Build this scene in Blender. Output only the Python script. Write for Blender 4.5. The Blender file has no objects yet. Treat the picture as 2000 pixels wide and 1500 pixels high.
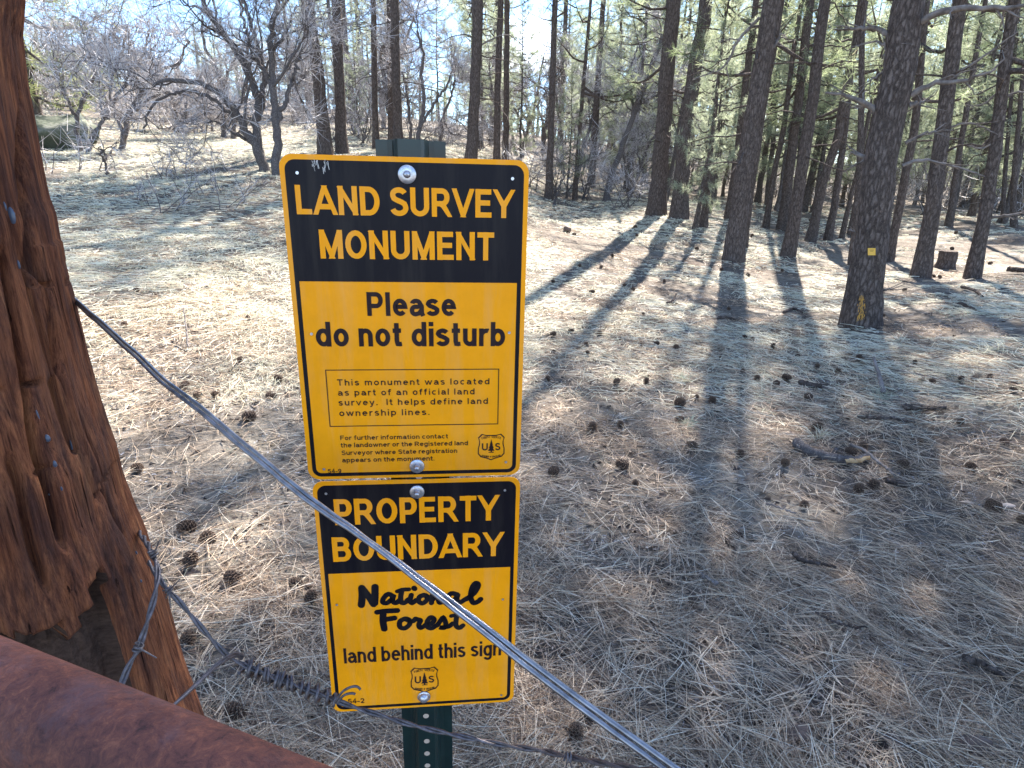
import bpy, math, random
import numpy as np
from mathutils import Vector, Matrix

sc = bpy.context.scene
rng = np.random.default_rng(11)
random.seed(11)
R = math.radians

# ------------------------------------------------------------------ camera
FPX = 1173.0                     # focal length in pixels of the 2000 px wide photograph
PITCH, ROLL = R(18.78), R(1.42)
CAM = np.array([0.0, 0.0, 1.60])
FW = np.array([0, math.cos(PITCH), -math.sin(PITCH)])
R0 = np.array([1.0, 0, 0]); U0 = np.cross(R0, FW)
RT = R0 * math.cos(ROLL) + U0 * math.sin(ROLL)
UP = U0 * math.cos(ROLL) - R0 * math.sin(ROLL)
cam_data = bpy.data.cameras.new("camera"); cam = bpy.data.objects.new("camera", cam_data)
sc.collection.objects.link(cam); sc.camera = cam
cam_data.sensor_width = 36.0; cam_data.lens = FPX / 2000 * 36
cam_data.clip_start = 0.02; cam_data.clip_end = 2000
cam_data.dof.use_dof = False
cam.matrix_world = Matrix(((RT[0], UP[0], -FW[0], CAM[0]), (RT[1], UP[1], -FW[1], CAM[1]),
                           (RT[2], UP[2], -FW[2], CAM[2]), (0, 0, 0, 1)))

def ray(px, py):                 # direction, unit depth along the optical axis
    return FW + RT * (px - 1000) / FPX + UP * (750 - py) / FPX
def at_depth(px, py, z): return CAM + ray(px, py) * z
def at_y(px, py, Y):
    d = ray(px, py); return CAM + d * (Y / d[1])
def at_dist(px, py, r):          # horizontal distance r
    d = ray(px, py); return CAM + d * (r / math.hypot(d[0], d[1]))

# ------------------------------------------------------------------ light
SUN_ELEV = R(46)
sd = ray(1458, 360); SUN_AZ = math.atan2(sd[0], sd[1])          # clockwise from +Y
w = bpy.data.worlds.new("World"); sc.world = w; w.use_nodes = True
nt = w.node_tree; nt.nodes.clear()
N = nt.nodes.new; L = nt.links.new
out = N("ShaderNodeOutputWorld"); bg = N("ShaderNodeBackground"); bg.inputs[1].default_value = 0.10
sky = N("ShaderNodeTexSky"); sky.sky_type = 'NISHITA'; sky.sun_disc = False
sky.sun_elevation = SUN_ELEV; sky.sun_rotation = SUN_AZ; sky.altitude = 2200; sky.air_density = 1.0; sky.dust_density = 0.0; sky.ozone_density = 2.6
tc = N("ShaderNodeTexCoord"); mp = N("ShaderNodeMapping"); mp.inputs['Scale'].default_value = (1, 1, 2.6)
nz = N("ShaderNodeTexNoise"); nz.inputs['Scale'].default_value = 3.2; nz.inputs['Detail'].default_value = 7; nz.inputs['Roughness'].default_value = .58
rp = N("ShaderNodeValToRGB"); rp.color_ramp.elements[0].position = .58; rp.color_ramp.elements[1].position = .72
mix = N("ShaderNodeMixRGB"); mix.inputs[2].default_value = (10.5, 10.6, 10.8, 1)
L(tc.outputs['Generated'], mp.inputs[0]); L(mp.outputs[0], nz.inputs['Vector']); L(nz.outputs['Fac'], rp.inputs[0])
L(rp.outputs[0], mix.inputs[0]); hs = N("ShaderNodeHueSaturation"); hs.inputs['Saturation'].default_value = 1.06; hs.inputs['Value'].default_value = .90; L(sky.outputs[0], hs.inputs['Color']); L(hs.outputs[0], mix.inputs[1]); L(mix.outputs[0], bg.inputs[0]); L(bg.outputs[0], out.inputs[0])
sun_d = bpy.data.lights.new("sun", 'SUN'); sun = bpy.data.objects.new("sun", sun_d); sc.collection.objects.link(sun)
sun_d.energy = 5.0; sun_d.angle = R(0.53); sun_d.color = (1, .95, .88)
SUNV = np.array([math.sin(SUN_AZ) * math.cos(SUN_ELEV), math.cos(SUN_AZ) * math.cos(SUN_ELEV), math.sin(SUN_ELEV)])
sun.rotation_euler = Vector(-SUNV).to_track_quat('-Z', 'Y').to_euler(); sun.location = (0, 0, 30)
sc.view_settings.view_transform = 'Standard'; sc.view_settings.look = 'None'
sc.view_settings.gamma = 1; sc.view_settings.use_curve_mapping = False
sc.view_settings.exposure = 2.5
sc.cycles.max_bounces = 7; sc.cycles.diffuse_bounces = 4; sc.cycles.transmission_bounces = 5
sc.cycles.sample_clamp_indirect = 6
sc.cycles.use_denoising = True
try:
    sc.cycles.denoiser = 'OPENIMAGEDENOISE'; sc.cycles.denoising_prefilter = 'ACCURATE'
except Exception: pass

# ------------------------------------------------------------------ mesh helpers
def norm(v): v = np.asarray(v, float); return v / (np.linalg.norm(v, axis=-1, keepdims=True) + 1e-12)

class MB:
    """collects vertices and faces (lists of equal-sized face blocks)"""
    def __init__(s): s.v = []; s.f = []; s.n = 0; s.t = []; s.s = []
    def add(s, V, F, tint=None, smooth=True):
        V = np.asarray(V, float).reshape(-1, 3); F = np.asarray(F, int)
        s.v.append(V); s.f.append(F + s.n); s.s.append(smooth)
        if tint is None: tint = 0.5
        s.t.append(np.broadcast_to(np.asarray(tint, float), (len(V),)))
        s.n += len(V)
    def tube(s, P, rad, n=8, cap=True, tint=None, jit=None):
        P = np.asarray(P, float); m = len(P); rad = np.broadcast_to(np.asarray(rad, float), (m,))
        T = norm(np.gradient(P, axis=0))
        a = np.array([0, 0, 1.0]) if abs(T[0][2]) < .9 else np.array([1.0, 0, 0])
        u = norm(np.cross(T[0], a)); Us = []
        for i in range(m):
            u = norm(u - T[i] * np.dot(u, T[i])); Us.append(u)
        Us = np.array(Us); Vs = np.cross(T, Us)
        th = np.arange(n) * 2 * math.pi / n
        ring = Us[:, None, :] * np.cos(th)[None, :, None] + Vs[:, None, :] * np.sin(th)[None, :, None]
        rr = rad[:, None] * np.ones((1, n))
        if jit is not None: rr = rr * (1 + jit * (rng.random((m, n)) - .5))
        V = P[:, None, :] + ring * rr[:, :, None]
        i = np.arange(m - 1)[:, None]; j = np.arange(n)[None, :]
        F = np.stack([i * n + j, i * n + (j + 1) % n, (i + 1) * n + (j + 1) % n, (i + 1) * n + j], -1).reshape(-1, 4)
        s.add(V.reshape(-1, 3), F, tint)
        if cap:
            for k, idx in ((0, 0), (m - 1, (m - 1) * n)):
                C = P[k]; ringv = V[k]
                tri = [(n, (q + 1) % n, q) if k == 0 else (n, q, (q + 1) % n) for q in range(n)]
                s.add(np.vstack([ringv, C[None]]), tri, tint)
    def ribbons(s, B, D, Lg, W, droop=0.0, tint=None, seg=1, tip=.25, curl=None):
        """thin strips from base B along D"""
        B = np.asarray(B, float); D = norm(D); n = len(B)
        Lg = np.broadcast_to(np.asarray(Lg, float), (n,)); W = np.broadcast_to(np.asarray(W, float), (n,))
        S = norm(np.cross(D, norm(rng.normal(size=(n, 3)))))
        vs = []
        for k in range(seg + 1):
            t = k / seg
            c = B + D * (Lg * t)[:, None]
            c[:, 2] -= droop * Lg * t * t
            if curl is not None: c = c + curl * (Lg * t * t)[:, None]
            wd = (W * (1 - (1 - tip) * t))[:, None] * .5
            vs += [c - S * wd, c + S * wd]
        V = np.stack(vs, 1); m = 2 * (seg + 1)
        base = np.arange(n)[:, None] * m
        F = np.concatenate([base + np.array([[2 * k, 2 * k + 1, 2 * k + 3, 2 * k + 2]]) for k in range(seg)])
        tt = None if tint is None else np.repeat(np.broadcast_to(tint, (n,)), m)
        s.add(V.reshape(-1, 3), F, tt, smooth=False)
    def mesh(s, name, mats):
        me = bpy.data.meshes.new(name)
        V = np.concatenate(s.v) if s.v else np.zeros((0, 3))
        me.vertices.add(len(V)); me.vertices.foreach_set("co", V.ravel().astype(np.float32))
        loops = np.concatenate([f.ravel() for f in s.f]); cnt = np.concatenate([np.full(len(f), f.shape[1]) for f in s.f])
        sm = np.concatenate([np.full(len(f), b) for f, b in zip(s.f, s.s)])
        me.loops.add(len(loops)); me.polygons.add(len(cnt))
        me.loops.foreach_set("vertex_index", loops.astype(np.int32))
        st = np.zeros(len(cnt), np.int32); st[1:] = np.cumsum(cnt)[:-1]
        me.polygons.foreach_set("loop_start", st)
        try: me.polygons.foreach_set("loop_total", cnt.astype(np.int32))
        except Exception: pass
        me.polygons.foreach_set("use_smooth", sm.astype(bool))
        at = me.attributes.new("tint", 'FLOAT', 'POINT'); at.data.foreach_set("value", np.concatenate(s.t).astype(np.float32))
        for m in (mats if isinstance(mats, (list, tuple)) else [mats]): me.materials.append(m)
        me.update(calc_edges=True); me.validate()
        return me

def obj(name, data, parent=None, label=None, cat=None, group=None, kind=None, loc=None):
    if isinstance(data, tuple): data = data[0].mesh(name, data[1])
    o = bpy.data.objects.new(name, data); sc.collection.objects.link(o)
    if parent is not None: o.parent = parent
    if label: o["label"] = label
    if cat: o["category"] = cat
    if group: o["group"] = group
    if kind: o["kind"] = kind
    if loc is not None: o.location = Vector(loc)
    return o
def empty(name, loc, label, cat, group=None):
    return obj(name, None, None, label, cat, group, None, loc)

def spline(P, n):
    """Catmull-Rom through P, n samples"""
    P = np.asarray(P, float); m = len(P)
    Q = np.vstack([2 * P[0] - P[1], P, 2 * P[-1] - P[-2]])
    d = np.r_[0, np.cumsum(np.linalg.norm(np.diff(P, axis=0), axis=1))]
    out = []
    for t in np.linspace(0, d[-1], n):
        i = min(max(np.searchsorted(d, t, side='right') - 1, 0), m - 2)
        u = (t - d[i]) / max(d[i + 1] - d[i], 1e-9)
        p0, p1, p2, p3 = Q[i:i + 4]
        out.append(.5 * ((2 * p1) + (-p0 + p2) * u + (2 * p0 - 5 * p1 + 4 * p2 - p3) * u * u + (-p0 + 3 * p1 - 3 * p2 + p3) * u ** 3))
    return np.array(out)

def vnoise(X, Y, seed=0):
    """smooth value noise, vectorised"""
    xi = np.floor(X).astype(np.int64); yi = np.floor(Y).astype(np.int64); xf = X - xi; yf = Y - yi
    def h(a, b):
        k = (a * 374761393 + b * 668265263 + seed * 974634777) & 0xffffffff
        k = ((k ^ (k >> 13)) * 1274126177) & 0xffffffff
        return ((k ^ (k >> 16)) & 0xffff) / 65535.0
    u = xf * xf * (3 - 2 * xf); v = yf * yf * (3 - 2 * yf)
    return (h(xi, yi) * (1 - u) + h(xi + 1, yi) * u) * (1 - v) + (h(xi, yi + 1) * (1 - u) + h(xi + 1, yi + 1) * u) * v
def fbm(X, Y, o=4, seed=0):
    s = 0; a = .5
    for k in range(o): s = s + a * vnoise(X * 2 ** k, Y * 2 ** k, seed + k); a *= .5
    return s

# ------------------------------------------------------------------ materials
def mat(name, col=(.5, .5, .5), rough=.8, metal=0.0, spec=.3):
    m = bpy.data.materials.new(name); m.use_nodes = True
    b = m.node_tree.nodes['Principled BSDF']
    b.inputs['Base Color'].default_value = (*col, 1); b.inputs['Roughness'].default_value = rough
    b.inputs['Metallic'].default_value = metal; b.inputs['Specular IOR Level'].default_value = spec
    return m
def nodes(m): return m.node_tree.nodes, m.node_tree.links, m.node_tree.nodes['Principled BSDF']
def tex_noise(m, scale, detail=6, rough=.6, map_scale=(1, 1, 1), coord='Object', dist=0.0, rot=(0, 0, 0)):
    n, l, b = nodes(m)
    tcn = n.new("ShaderNodeTexCoord"); mpn = n.new("ShaderNodeMapping"); mpn.inputs['Scale'].default_value = map_scale
    mpn.inputs['Rotation'].default_value = rot
    t = n.new("ShaderNodeTexNoise"); t.inputs['Scale'].default_value = scale; t.inputs['Detail'].default_value = detail
    t.inputs['Roughness'].default_value = rough; t.inputs['Distortion'].default_value = dist
    l.new(tcn.outputs[coord], mpn.inputs[0]); l.new(mpn.outputs[0], t.inputs['Vector'])
    return t
def ramp(m, src, stops):
    n, l, b = nodes(m); r = n.new("ShaderNodeValToRGB"); cr = r.color_ramp
    while len(cr.elements) < len(stops): cr.elements.new(.5)
    for e, (p, c) in zip(cr.elements, stops): e.position = p; e.color = (*c, 1) if len(c) == 3 else c
    l.new(src, r.inputs[0]); return r
def mixc(m, fac, a, b_, mode='MIX'):
    n, l, b = nodes(m); x = n.new("ShaderNodeMixRGB"); x.blend_type = mode
    for i, s in enumerate((fac, a, b_)):
        if hasattr(s, 'is_output'): l.new(s, x.inputs[i])
        elif isinstance(s, (int, float)): x.inputs[i].default_value = s
        else: x.inputs[i].default_value = (*s, 1)
    return x.outputs[0]
def bump(m, src, strength=.5, dist=.01, prev=None):
    n, l, b = nodes(m); x = n.new("ShaderNodeBump"); x.inputs['Strength'].default_value = strength; x.inputs['Distance'].default_value = dist
    l.new(src, x.inputs['Height'])
    if prev: l.new(prev, x.inputs['Normal'])
    l.new(x.outputs[0], b.inputs['Normal']); return x.outputs[0]
def setc(m, src):
    n, l, b = nodes(m); l.new(src, b.inputs['Base Color'])
def attr(m, name='tint'):
    n, l, b = nodes(m); a = n.new("ShaderNodeAttribute"); a.attribute_name = name; return a.outputs['Fac']
def leafy(name, stops, trans=.45, rough=.6):
    """diffuse + translucent, tinted per leaf"""
    m = mat(name, rough=rough, spec=.25); n, l, b = nodes(m)
    r = ramp(m, attr(m), stops); setc(m, r.outputs[0])
    if trans > 0:
        t = n.new("ShaderNodeBsdfTranslucent"); l.new(r.outputs[0], t.inputs[0])
        x = n.new("ShaderNodeMixShader"); x.inputs[0].default_value = trans
        l.new(b.outputs[0], x.inputs[1]); l.new(t.outputs[0], x.inputs[2]); l.new(x.outputs[0], n['Material Output'].inputs[0])
    return m

M = {}
# ponderosa bark: plates between dark furrows
def bark(name, dark, mid, light, sc_=1.0, d=.02):
    m = mat(name, rough=.95, spec=.08); n, l, b = nodes(m)
    t = tex_noise(m, 34 * sc_, 10, .75, (1, 1, .5), dist=.5); t2 = tex_noise(m, 2.2 * sc_, 4, .6, (1, 1, .5))
    tcn = n.new("ShaderNodeTexCoord"); mpn = n.new("ShaderNodeMapping"); mpn.inputs['Scale'].default_value = (1, 1, .33)
    v = n.new("ShaderNodeTexVoronoi"); v.feature = 'DISTANCE_TO_EDGE'; v.inputs['Scale'].default_value = 24 * sc_; v.inputs['Randomness'].default_value = 1
    addv = n.new("ShaderNodeMixRGB"); addv.blend_type = 'ADD'; addv.inputs[0].default_value = .07
    l.new(tcn.outputs['Object'], mpn.inputs[0]); l.new(mpn.outputs[0], addv.inputs[1]); l.new(t.outputs['Color'], addv.inputs[2]); l.new(addv.outputs[0], v.inputs['Vector'])
    vr = ramp(m, v.outputs['Distance'], [(0, (.22, .20, .19)), (.22, (1, 1, 1))])
    c1 = ramp(m, t.outputs['Fac'], [(.34, dark), (.5, mid), (.70, light)])
    c = mixc(m, ramp(m, t2.outputs['Fac'], [(.4, (0, 0, 0)), (.65, (.6, .6, .6))]).outputs[0], c1.outputs[0], [q * .8 + .02 for q in mid])
    c = mixc(m, .62, c, vr.outputs[0], 'MULTIPLY')
    setc(m, c)
    h = mixc(m, .5, vr.outputs[0], t.outputs['Color'])
    bump(m, h, .8, d)
    return m
M['bark'] = bark('pine_bark', (.062, .048, .041), (.135, .104, .088), (.22, .178, .155))
M['bark_far'] = bark('distant_pine_bark', (.075, .062, .055), (.15, .124, .11), (.235, .20, .18), .7)
M['oak_bark'] = bark('oak_bark', (.07, .060, .058), (.17, .148, .142), (.32, .295, .285), 2.0, .008)
M['deadwood'] = mat('dead_grey_wood', rough=.9, spec=.1)
t = tex_noise(M['deadwood'], 14, 5, .6, (1, 1, 1)); setc(M['deadwood'], ramp(M['deadwood'], t.outputs['Fac'], [(.3, (.075, .06, .052)), (.7, (.25, .215, .195))]).outputs[0])
M['twig'] = leafy('oak_twig', [(0, (.22, .20, .20)), (.5, (.44, .41, .41)), (1, (.66, .63, .62))], 0)
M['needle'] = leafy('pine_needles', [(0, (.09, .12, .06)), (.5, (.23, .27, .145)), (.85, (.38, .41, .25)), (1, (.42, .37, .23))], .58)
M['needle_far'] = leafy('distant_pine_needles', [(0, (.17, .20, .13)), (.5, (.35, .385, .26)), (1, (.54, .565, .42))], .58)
M['needle_pale'] = leafy('pale_pine_needles', [(0, (.16, .20, .08)), (.5, (.30, .33, .14)), (1, (.46, .46, .24))], .5)
M['litter'] = leafy('fallen_needles', [(0, (.055, .038, .030)), (.22, (.19, .13, .095)), (.5, (.45, .32, .215)), (.8, (.68, .53, .375)), (1, (.78, .69, .55))], .12)
M['straw'] = leafy('dry_grass', [(0, (.27, .24, .15)), (.35, (.60, .56, .42)), (.8, (.78, .74, .60)), (1, (.47, .47, .35))], .3)
M['greygrass'] = leafy('grey_green_grass', [(0, (.22, .24, .18)), (.6, (.40, .42, .31)), (1, (.55, .55, .42))], .3)
# forest floor
m = M['ground'] = mat('forest_floor', rough=1.0, spec=.05)
n, l, b = nodes(m)
a1 = tex_noise(m, 1.1, 9, .68); a2 = tex_noise(m, 14, 8, .72); a3 = tex_noise(m, 45, 4, .6, dist=1.0); a4 = tex_noise(m, 2.3, 5, .6)
c1 = ramp(m, a1.outputs['Fac'], [(.32, (.13, .105, .088)), (.5, (.225, .194, .16)), (.68, (.37, .335, .27))])
c2 = ramp(m, a2.outputs['Fac'], [(.36, (.12, .10, .09)), (.52, (.6, .57, .55)), (.72, (1, 1, 1))])
c = mixc(m, .75, c1.outputs[0], c2.outputs[0], 'MULTIPLY')
# pale lichen and ash specks
sp = ramp(m, a3.outputs['Fac'], [(.60, (0, 0, 0)), (.68, (1, 1, 1))]); sp2 = ramp(m, a4.outputs['Fac'], [(.48, (0, 0, 0)), (.62, (1, 1, 1))])
c = mixc(m, mixc(m, 1.0, sp.outputs[0], sp2.outputs[0], 'MULTIPLY'), c, (.56, .58, .64))
setc(m, c); bump(m, mixc(m, .5, a2.outputs['Color'], a3.outputs['Color']), .9, .03)
M['cone'] = leafy('pine_cone_scales', [(0, (.035, .022, .016)), (.5, (.095, .06, .042)), (1, (.22, .15, .10))], 0, .8)
m = M['rock'] = mat('brown_rock', rough=.85); t = tex_noise(m, 9, 8, .6); setc(m, ramp(m, t.outputs['Fac'], [(.3, (.07, .045, .035)), (.6, (.16, .11, .085)), (.75, (.25, .19, .15))]).outputs[0]); bump(m, t.outputs['Fac'], .6, .02)
m = M['boulder'] = mat('mossy_boulder', rough=.9); t = tex_noise(m, 2.5, 9, .65); setc(m, ramp(m, t.outputs['Fac'], [(.3, (.035, .045, .03)), (.5, (.09, .10, .07)), (.72, (.26, .25, .22))]).outputs[0]); bump(m, t.outputs['Fac'], .8, .08)
m = M['chip'] = mat('broken_wood', rough=.8); t = tex_noise(m, 25, 6, .6); setc(m, ramp(m, t.outputs['Fac'], [(.3, (.30, .15, .055)), (.7, (.62, .42, .22))]).outputs[0])
M['pale_chip'] = leafy('pale_bark_chips', [(0, (.30, .22, .17)), (1, (.62, .50, .40))], 0)
# signs
def enamel(name, col, rough=.42):
    m = mat(name, col, rough, spec=.16); t = tex_noise(m, 35, 5, .6)
    lo = [q * .96 for q in col]; hi = [min(1, q * 1.03) for q in col]
    setc(m, ramp(m, t.outputs['Fac'], [(.35, lo), (.65, hi)]).outputs[0])
    base_ = m.node_tree.nodes['Principled BSDF'].inputs['Base Color'].links[0].from_socket; t3 = tex_noise(m, 45, 6, .65, (1, .10, 1), dist=.3)
    k_ = .16 if col[0] > .1 else .035
    setc(m, mixc(m, ramp(m, t3.outputs['Fac'], [(.48, (0, 0, 0)), (.75, (k_, k_, k_))]).outputs[0], base_, (.50, .42, .30)))
    t2 = tex_noise(m, 260, 2, .5); bump(m, t2.outputs['Fac'], .05, .0004)
    return m
M['yellow'] = enamel('yellow_sheeting', (.97, .355, .004))
M['black'] = enamel('black_ink', (.006, .005, .009), .45)
M['brownblack'] = enamel('dark_ink', (.022, .010, .012), .5)
m = M['zinc'] = mat('zinc_plate', (.55, .56, .60), .38, 0.85, .5); t = tex_noise(m, 120, 4); setc(m, ramp(m, t.outputs['Fac'], [(.3, (.38, .39, .43)), (.7, (.66, .67, .72))]).outputs[0])
M['scratch'] = mat('peeled_paint', (.55, .52, .48), .8)
m = M['greenpost'] = mat('green_enamel_steel', (.008, .03, .026), .38, 0, .5); t = tex_noise(m, 18, 6, .7, (1, 1, .25)); setc(m, ramp(m, t.outputs['Fac'], [(.3, (.004, .012, .013)), (.6, (.006, .023, .021)), (.8, (.02, .042, .046))]).outputs[0])
m = M['wire'] = mat('galvanised_wire', (.3, .3, .3), .30, .85, .5); t = tex_noise(m, 60, 6, .7); setc(m, ramp(m, t.outputs['Fac'], [(.3, (.12, .11, .108)), (.5, (.28, .27, .275)), (.8, (.44, .43, .45))]).outputs[0])
m = M['oldwire'] = mat('weathered_wire', (.15, .14, .15), .5, .6, .5); t = tex_noise(m, 90, 6, .7); setc(m, ramp(m, t.outputs['Fac'], [(.3, (.06, .05, .05)), (.6, (.15, .135, .145)), (.8, (.26, .24, .28))]).outputs[0])
m = M['rust'] = mat('rusted_steel', rough=.78, spec=.3); n, l, b = nodes(m)
t = tex_noise(m, 95, 12, .8, dist=.6); t2 = tex_noise(m, 20, 9, .75); t3 = tex_noise(m, 420, 5, .75)
c = ramp(m, t.outputs['Fac'], [(.32, (.030, .013, .013)), (.45, (.095, .034, .028)), (.55, (.145, .050, .034)), (.70, (.27, .105, .060))])
c = mixc(m, ramp(m, t2.outputs['Fac'], [(.52, (0, 0, 0)), (.70, (.75, .75, .75))]).outputs[0], c.outputs[0], (.12, .068, .075))
setc(m, c); bump(m, t3.outputs['Fac'], .55, .0015, bump(m, t.outputs['Fac'], .5, .002))
# reddish treated post: fibres, weather stains, drying checks
m = M['post'] = mat('weathered_red_wood', rough=.9, spec=.12); n, l, b = nodes(m)
t = tex_noise(m, 70, 12, .78, (1, 1, .06), dist=.6); t2 = tex_noise(m, 9, 9, .72, (1, 1, .25), dist=.5); t3 = tex_noise(m, 420, 6, .8, (1, 1, .035)); t4 = tex_noise(m, 130, 4, .6, (1, 1, .02), dist=.3)
c = ramp(m, t.outputs['Fac'], [(.30, (.030, .011, .008)), (.44, (.15, .052, .027)), (.56, (.31, .112, .050)), (.72, (.52, .23, .10))])
c = mixc(m, ramp(m, t2.outputs['Fac'], [(.47, (0, 0, 0)), (.60, (1, 1, 1))]).outputs[0], c.outputs[0], mixc(m, .72, c.outputs[0], (.055, .034, .032)))
c = mixc(m, .85, c, ramp(m, t3.outputs['Fac'], [(.32, (.30, .27, .25)), (.55, (1, 1, 1)), (.7, (1.0, 1.0, 1.0))]).outputs[0], 'MULTIPLY')
chk = ramp(m, t4.outputs['Fac'], [(.30, (.12, .10, .10)), (.36, (1, 1, 1))])
c = mixc(m, .9, c, chk.outputs[0], 'MULTIPLY')
setc(m, c); bump(m, chk.outputs[0], .7, .004, bump(m, t3.outputs['Fac'], .8, .0025, bump(m, t.outputs['Fac'], .7, .004)))
m = M['cut'] = mat('dark_cut_wood', rough=.95, spec=.08); t = tex_noise(m, 55, 10, .75, (1, 1, .5), dist=.8); t2 = tex_noise(m, 160, 5, .7, (.15, 1, 1))
setc(m, mixc(m, .5, ramp(m, t.outputs['Fac'], [(.3, (.018, .011, .009)), (.55, (.065, .038, .028)), (.75, (.15, .085, .055))]).outputs[0], ramp(m, t2.outputs['Fac'], [(.35, (.02, .013, .011)), (.6, (.085, .055, .042))]).outputs[0])); bump(m, t.outputs['Fac'], .8, .003, bump(m, t2.outputs['Fac'], .6, .002))
M['debris'] = leafy('twigs_and_bark_flakes', [(0, (.035, .024, .020)), (.6, (.12, .082, .062)), (1, (.26, .20, .16))], 0)
M['resin'] = mat('blue_grey_resin', (.07, .085, .12), .3, 0, .5)
M['orange'] = mat('orange_tag', (.72, .42, .07), .5)
M['paint'] = mat('worn_orange_paint', (.44, .23, .05), .8)

# ------------------------------------------------------------------ ground: heights read off the photograph's tree bases
def hz(px, py, r): p = at_dist(px, py, r); return (p[0], p[1], p[2])
ANCH = [(-1.5, .6, 0), (1.5, .6, 0), (0, -4, -.1), (-6, -3, 0), (6, -3, -.2), (0, 1.6, 0), (-1.6, 2, .02), (1.8, 2, -.03), (0, 3.2, .06), (-2.4, 3.2, .10), (2.6, 3.2, -.03)]
for a in [(1680, 642, 7.3), (1798, 540, 11.9), (1899, 545, 12.2), (1432, 515, 11.9), (1538, 502, 13.2), (1282, 415, 16.5), (1324, 420, 16), (1071, 396, 18.4),
          (1121, 390, 19.7), (1184, 390, 20.3), (516, 331, 13.5), (541, 336, 13), (437, 268, 25), (241, 292, 19), (157, 300, 19), (350, 262, 27), (635, 297, 17), (777, 290, 20),
          (925, 310, 18), (150, 600, 5.6), (150, 450, 9.2), (330, 385, 11.5), (480, 480, 8.2), (118, 345, 14), (1900, 462, 19.1), (1650, 474, 17.8), (1500, 448, 18.4), (1582, 470, 16.8),
          (1990, 620, 7.6), (1990, 800, 4.6), (1400, 440, 16), (1100, 430, 15.2), (1950, 430, 24), (1750, 440, 22), (1450, 415, 22), (1200, 350, 32), (850, 262, 32)]:
    ANCH.append(hz(*a))
for az, r, h in [(-62, 16, 1.2), (-62, 40, 5), (-40, 60, 8.5), (-20, 60, 7), (0, 60, 5.5), (20, 60, 2.6), (40, 60, 1.2), (62, 40, 0.2), (62, 16, .3),
                 (-45, 110, 13), (-20, 110, 12), (0, 110, 9), (20, 110, 6), (45, 110, 3), (180, 40, -1), (120, 40, -1), (-120, 40, 1)]:
    ANCH.append((r * math.sin(R(az)), r * math.cos(R(az)), h))
ANCH = np.array(ANCH)
def _w(P):      # compress far distances so that near relief is resolved
    r = np.hypot(P[..., 0], P[..., 1])[..., None] + 1e-9
    return P[..., :2] / r * np.log1p(r / 4) * 4
AQ = _w(ANCH)
def _phi(d): return d * d * np.log(d + 1e-9)
_n = len(AQ); K = _phi(np.linalg.norm(AQ[:, None] - AQ[None], axis=-1)) + np.eye(_n) * .35
Pm = np.c_[np.ones(_n), AQ]
COEF = np.linalg.solve(np.block([[K, Pm], [Pm.T, np.zeros((3, 3))]]), np.r_[ANCH[:, 2], 0, 0, 0])
def height(X, Y):
    X = np.asarray(X, float); Y = np.asarray(Y, float); sh = X.shape
    r = np.hypot(X, Y); k = np.minimum(1, 125 / np.maximum(r, 1e-6))
    Q = _w(np.stack([X * k, Y * k], -1).reshape(-1, 2)); out = np.empty(len(Q))
    for i in range(0, len(Q), 20000):
        q = Q[i:i + 20000]
        out[i:i + 20000] = _phi(np.linalg.norm(q[:, None] - AQ[None], axis=-1)) @ COEF[:_n] + COEF[_n] + q @ COEF[_n + 1:]
    h = out.reshape(sh)
    near = np.clip(r / 8, .3, 1)
    h = h + near * .14 * (fbm(X * .9 + 40, Y * .9 + 40, 3, 3) - .45) + .05 * (fbm(X * 4 + 9, Y * 4 + 9, 3, 7) - .45) + .02 * (fbm(X * 16, Y * 16, 2, 9) - .4)
    return h - .075 * hollow(X, Y)
_d = ray(1095, 1285); PIT = (CAM + _d * (-1.6 / _d[2]))[:2]      # the eroded hollow beside the steel post
_d = ray(1240, 1400); PIT2 = (CAM + _d * (-1.6 / _d[2]))[:2]
def hollow(X, Y):
    return np.exp(-(((X - PIT[0]) / .16) ** 2 + ((Y - PIT[1]) / .13) ** 2)) + .6 * np.exp(-(((X - PIT2[0]) / .16) ** 2 + ((Y - PIT2[1]) / .09) ** 2))
def H1(x, y): return float(height(np.array([x]), np.array([y]))[0])
def ground_hit(px, py, lo=1.0, hi=60):
    d = ray(px, py); ts = np.geomspace(lo, hi, 500); P = CAM + d[None] * ts[:, None]
    g = P[:, 2] - height(P[:, 0], P[:, 1]); k = np.argmax(g < 0)
    if not (g < 0).any(): k = len(ts) - 1
    t0, t1 = ts[max(k - 1, 0)], ts[k]
    g0, g1 = g[max(k - 1, 0)], g[k]
    t = t0 + (t1 - t0) * (g0 / (g0 - g1) if g0 != g1 else 0)
    p = CAM + d * t; p[2] = H1(p[0], p[1]); return p
def on_ground(px, py, r):
    p = at_dist(px, py, r); p[2] = H1(p[0], p[1]); return p

az = np.concatenate([np.linspace(-60, 60, 780), np.linspace(60, 300, 121)[1:-1]]); az = np.radians(az)
rr = np.geomspace(.25, 420, 430)
A, RR = np.meshgrid(az, rr, indexing='ij'); GX, GY = RR * np.sin(A), RR * np.cos(A); GZ = height(GX, GY)
na, nr = GX.shape
i = np.arange(na)[:, None]; j = np.arange(nr - 1)[None]
F = np.stack([i * nr + j, ((i + 1) % na) * nr + j, ((i + 1) % na) * nr + j + 1, i * nr + j + 1], -1).reshape(-1, 4)[:, ::-1]
gm = MB(); gm.add(np.stack([GX, GY, GZ], -1), F)
c0 = gm.n; gm.add([[0, 0, H1(0, 0.01)]], np.zeros((0, 3), int))
gm.f.append(np.array([[c0, k * nr, ((k + 1) % na) * nr] for k in range(na)])[:, ::-1]); gm.s.append(True)
obj("ground", (gm, M['ground']), kind="structure")

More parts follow.
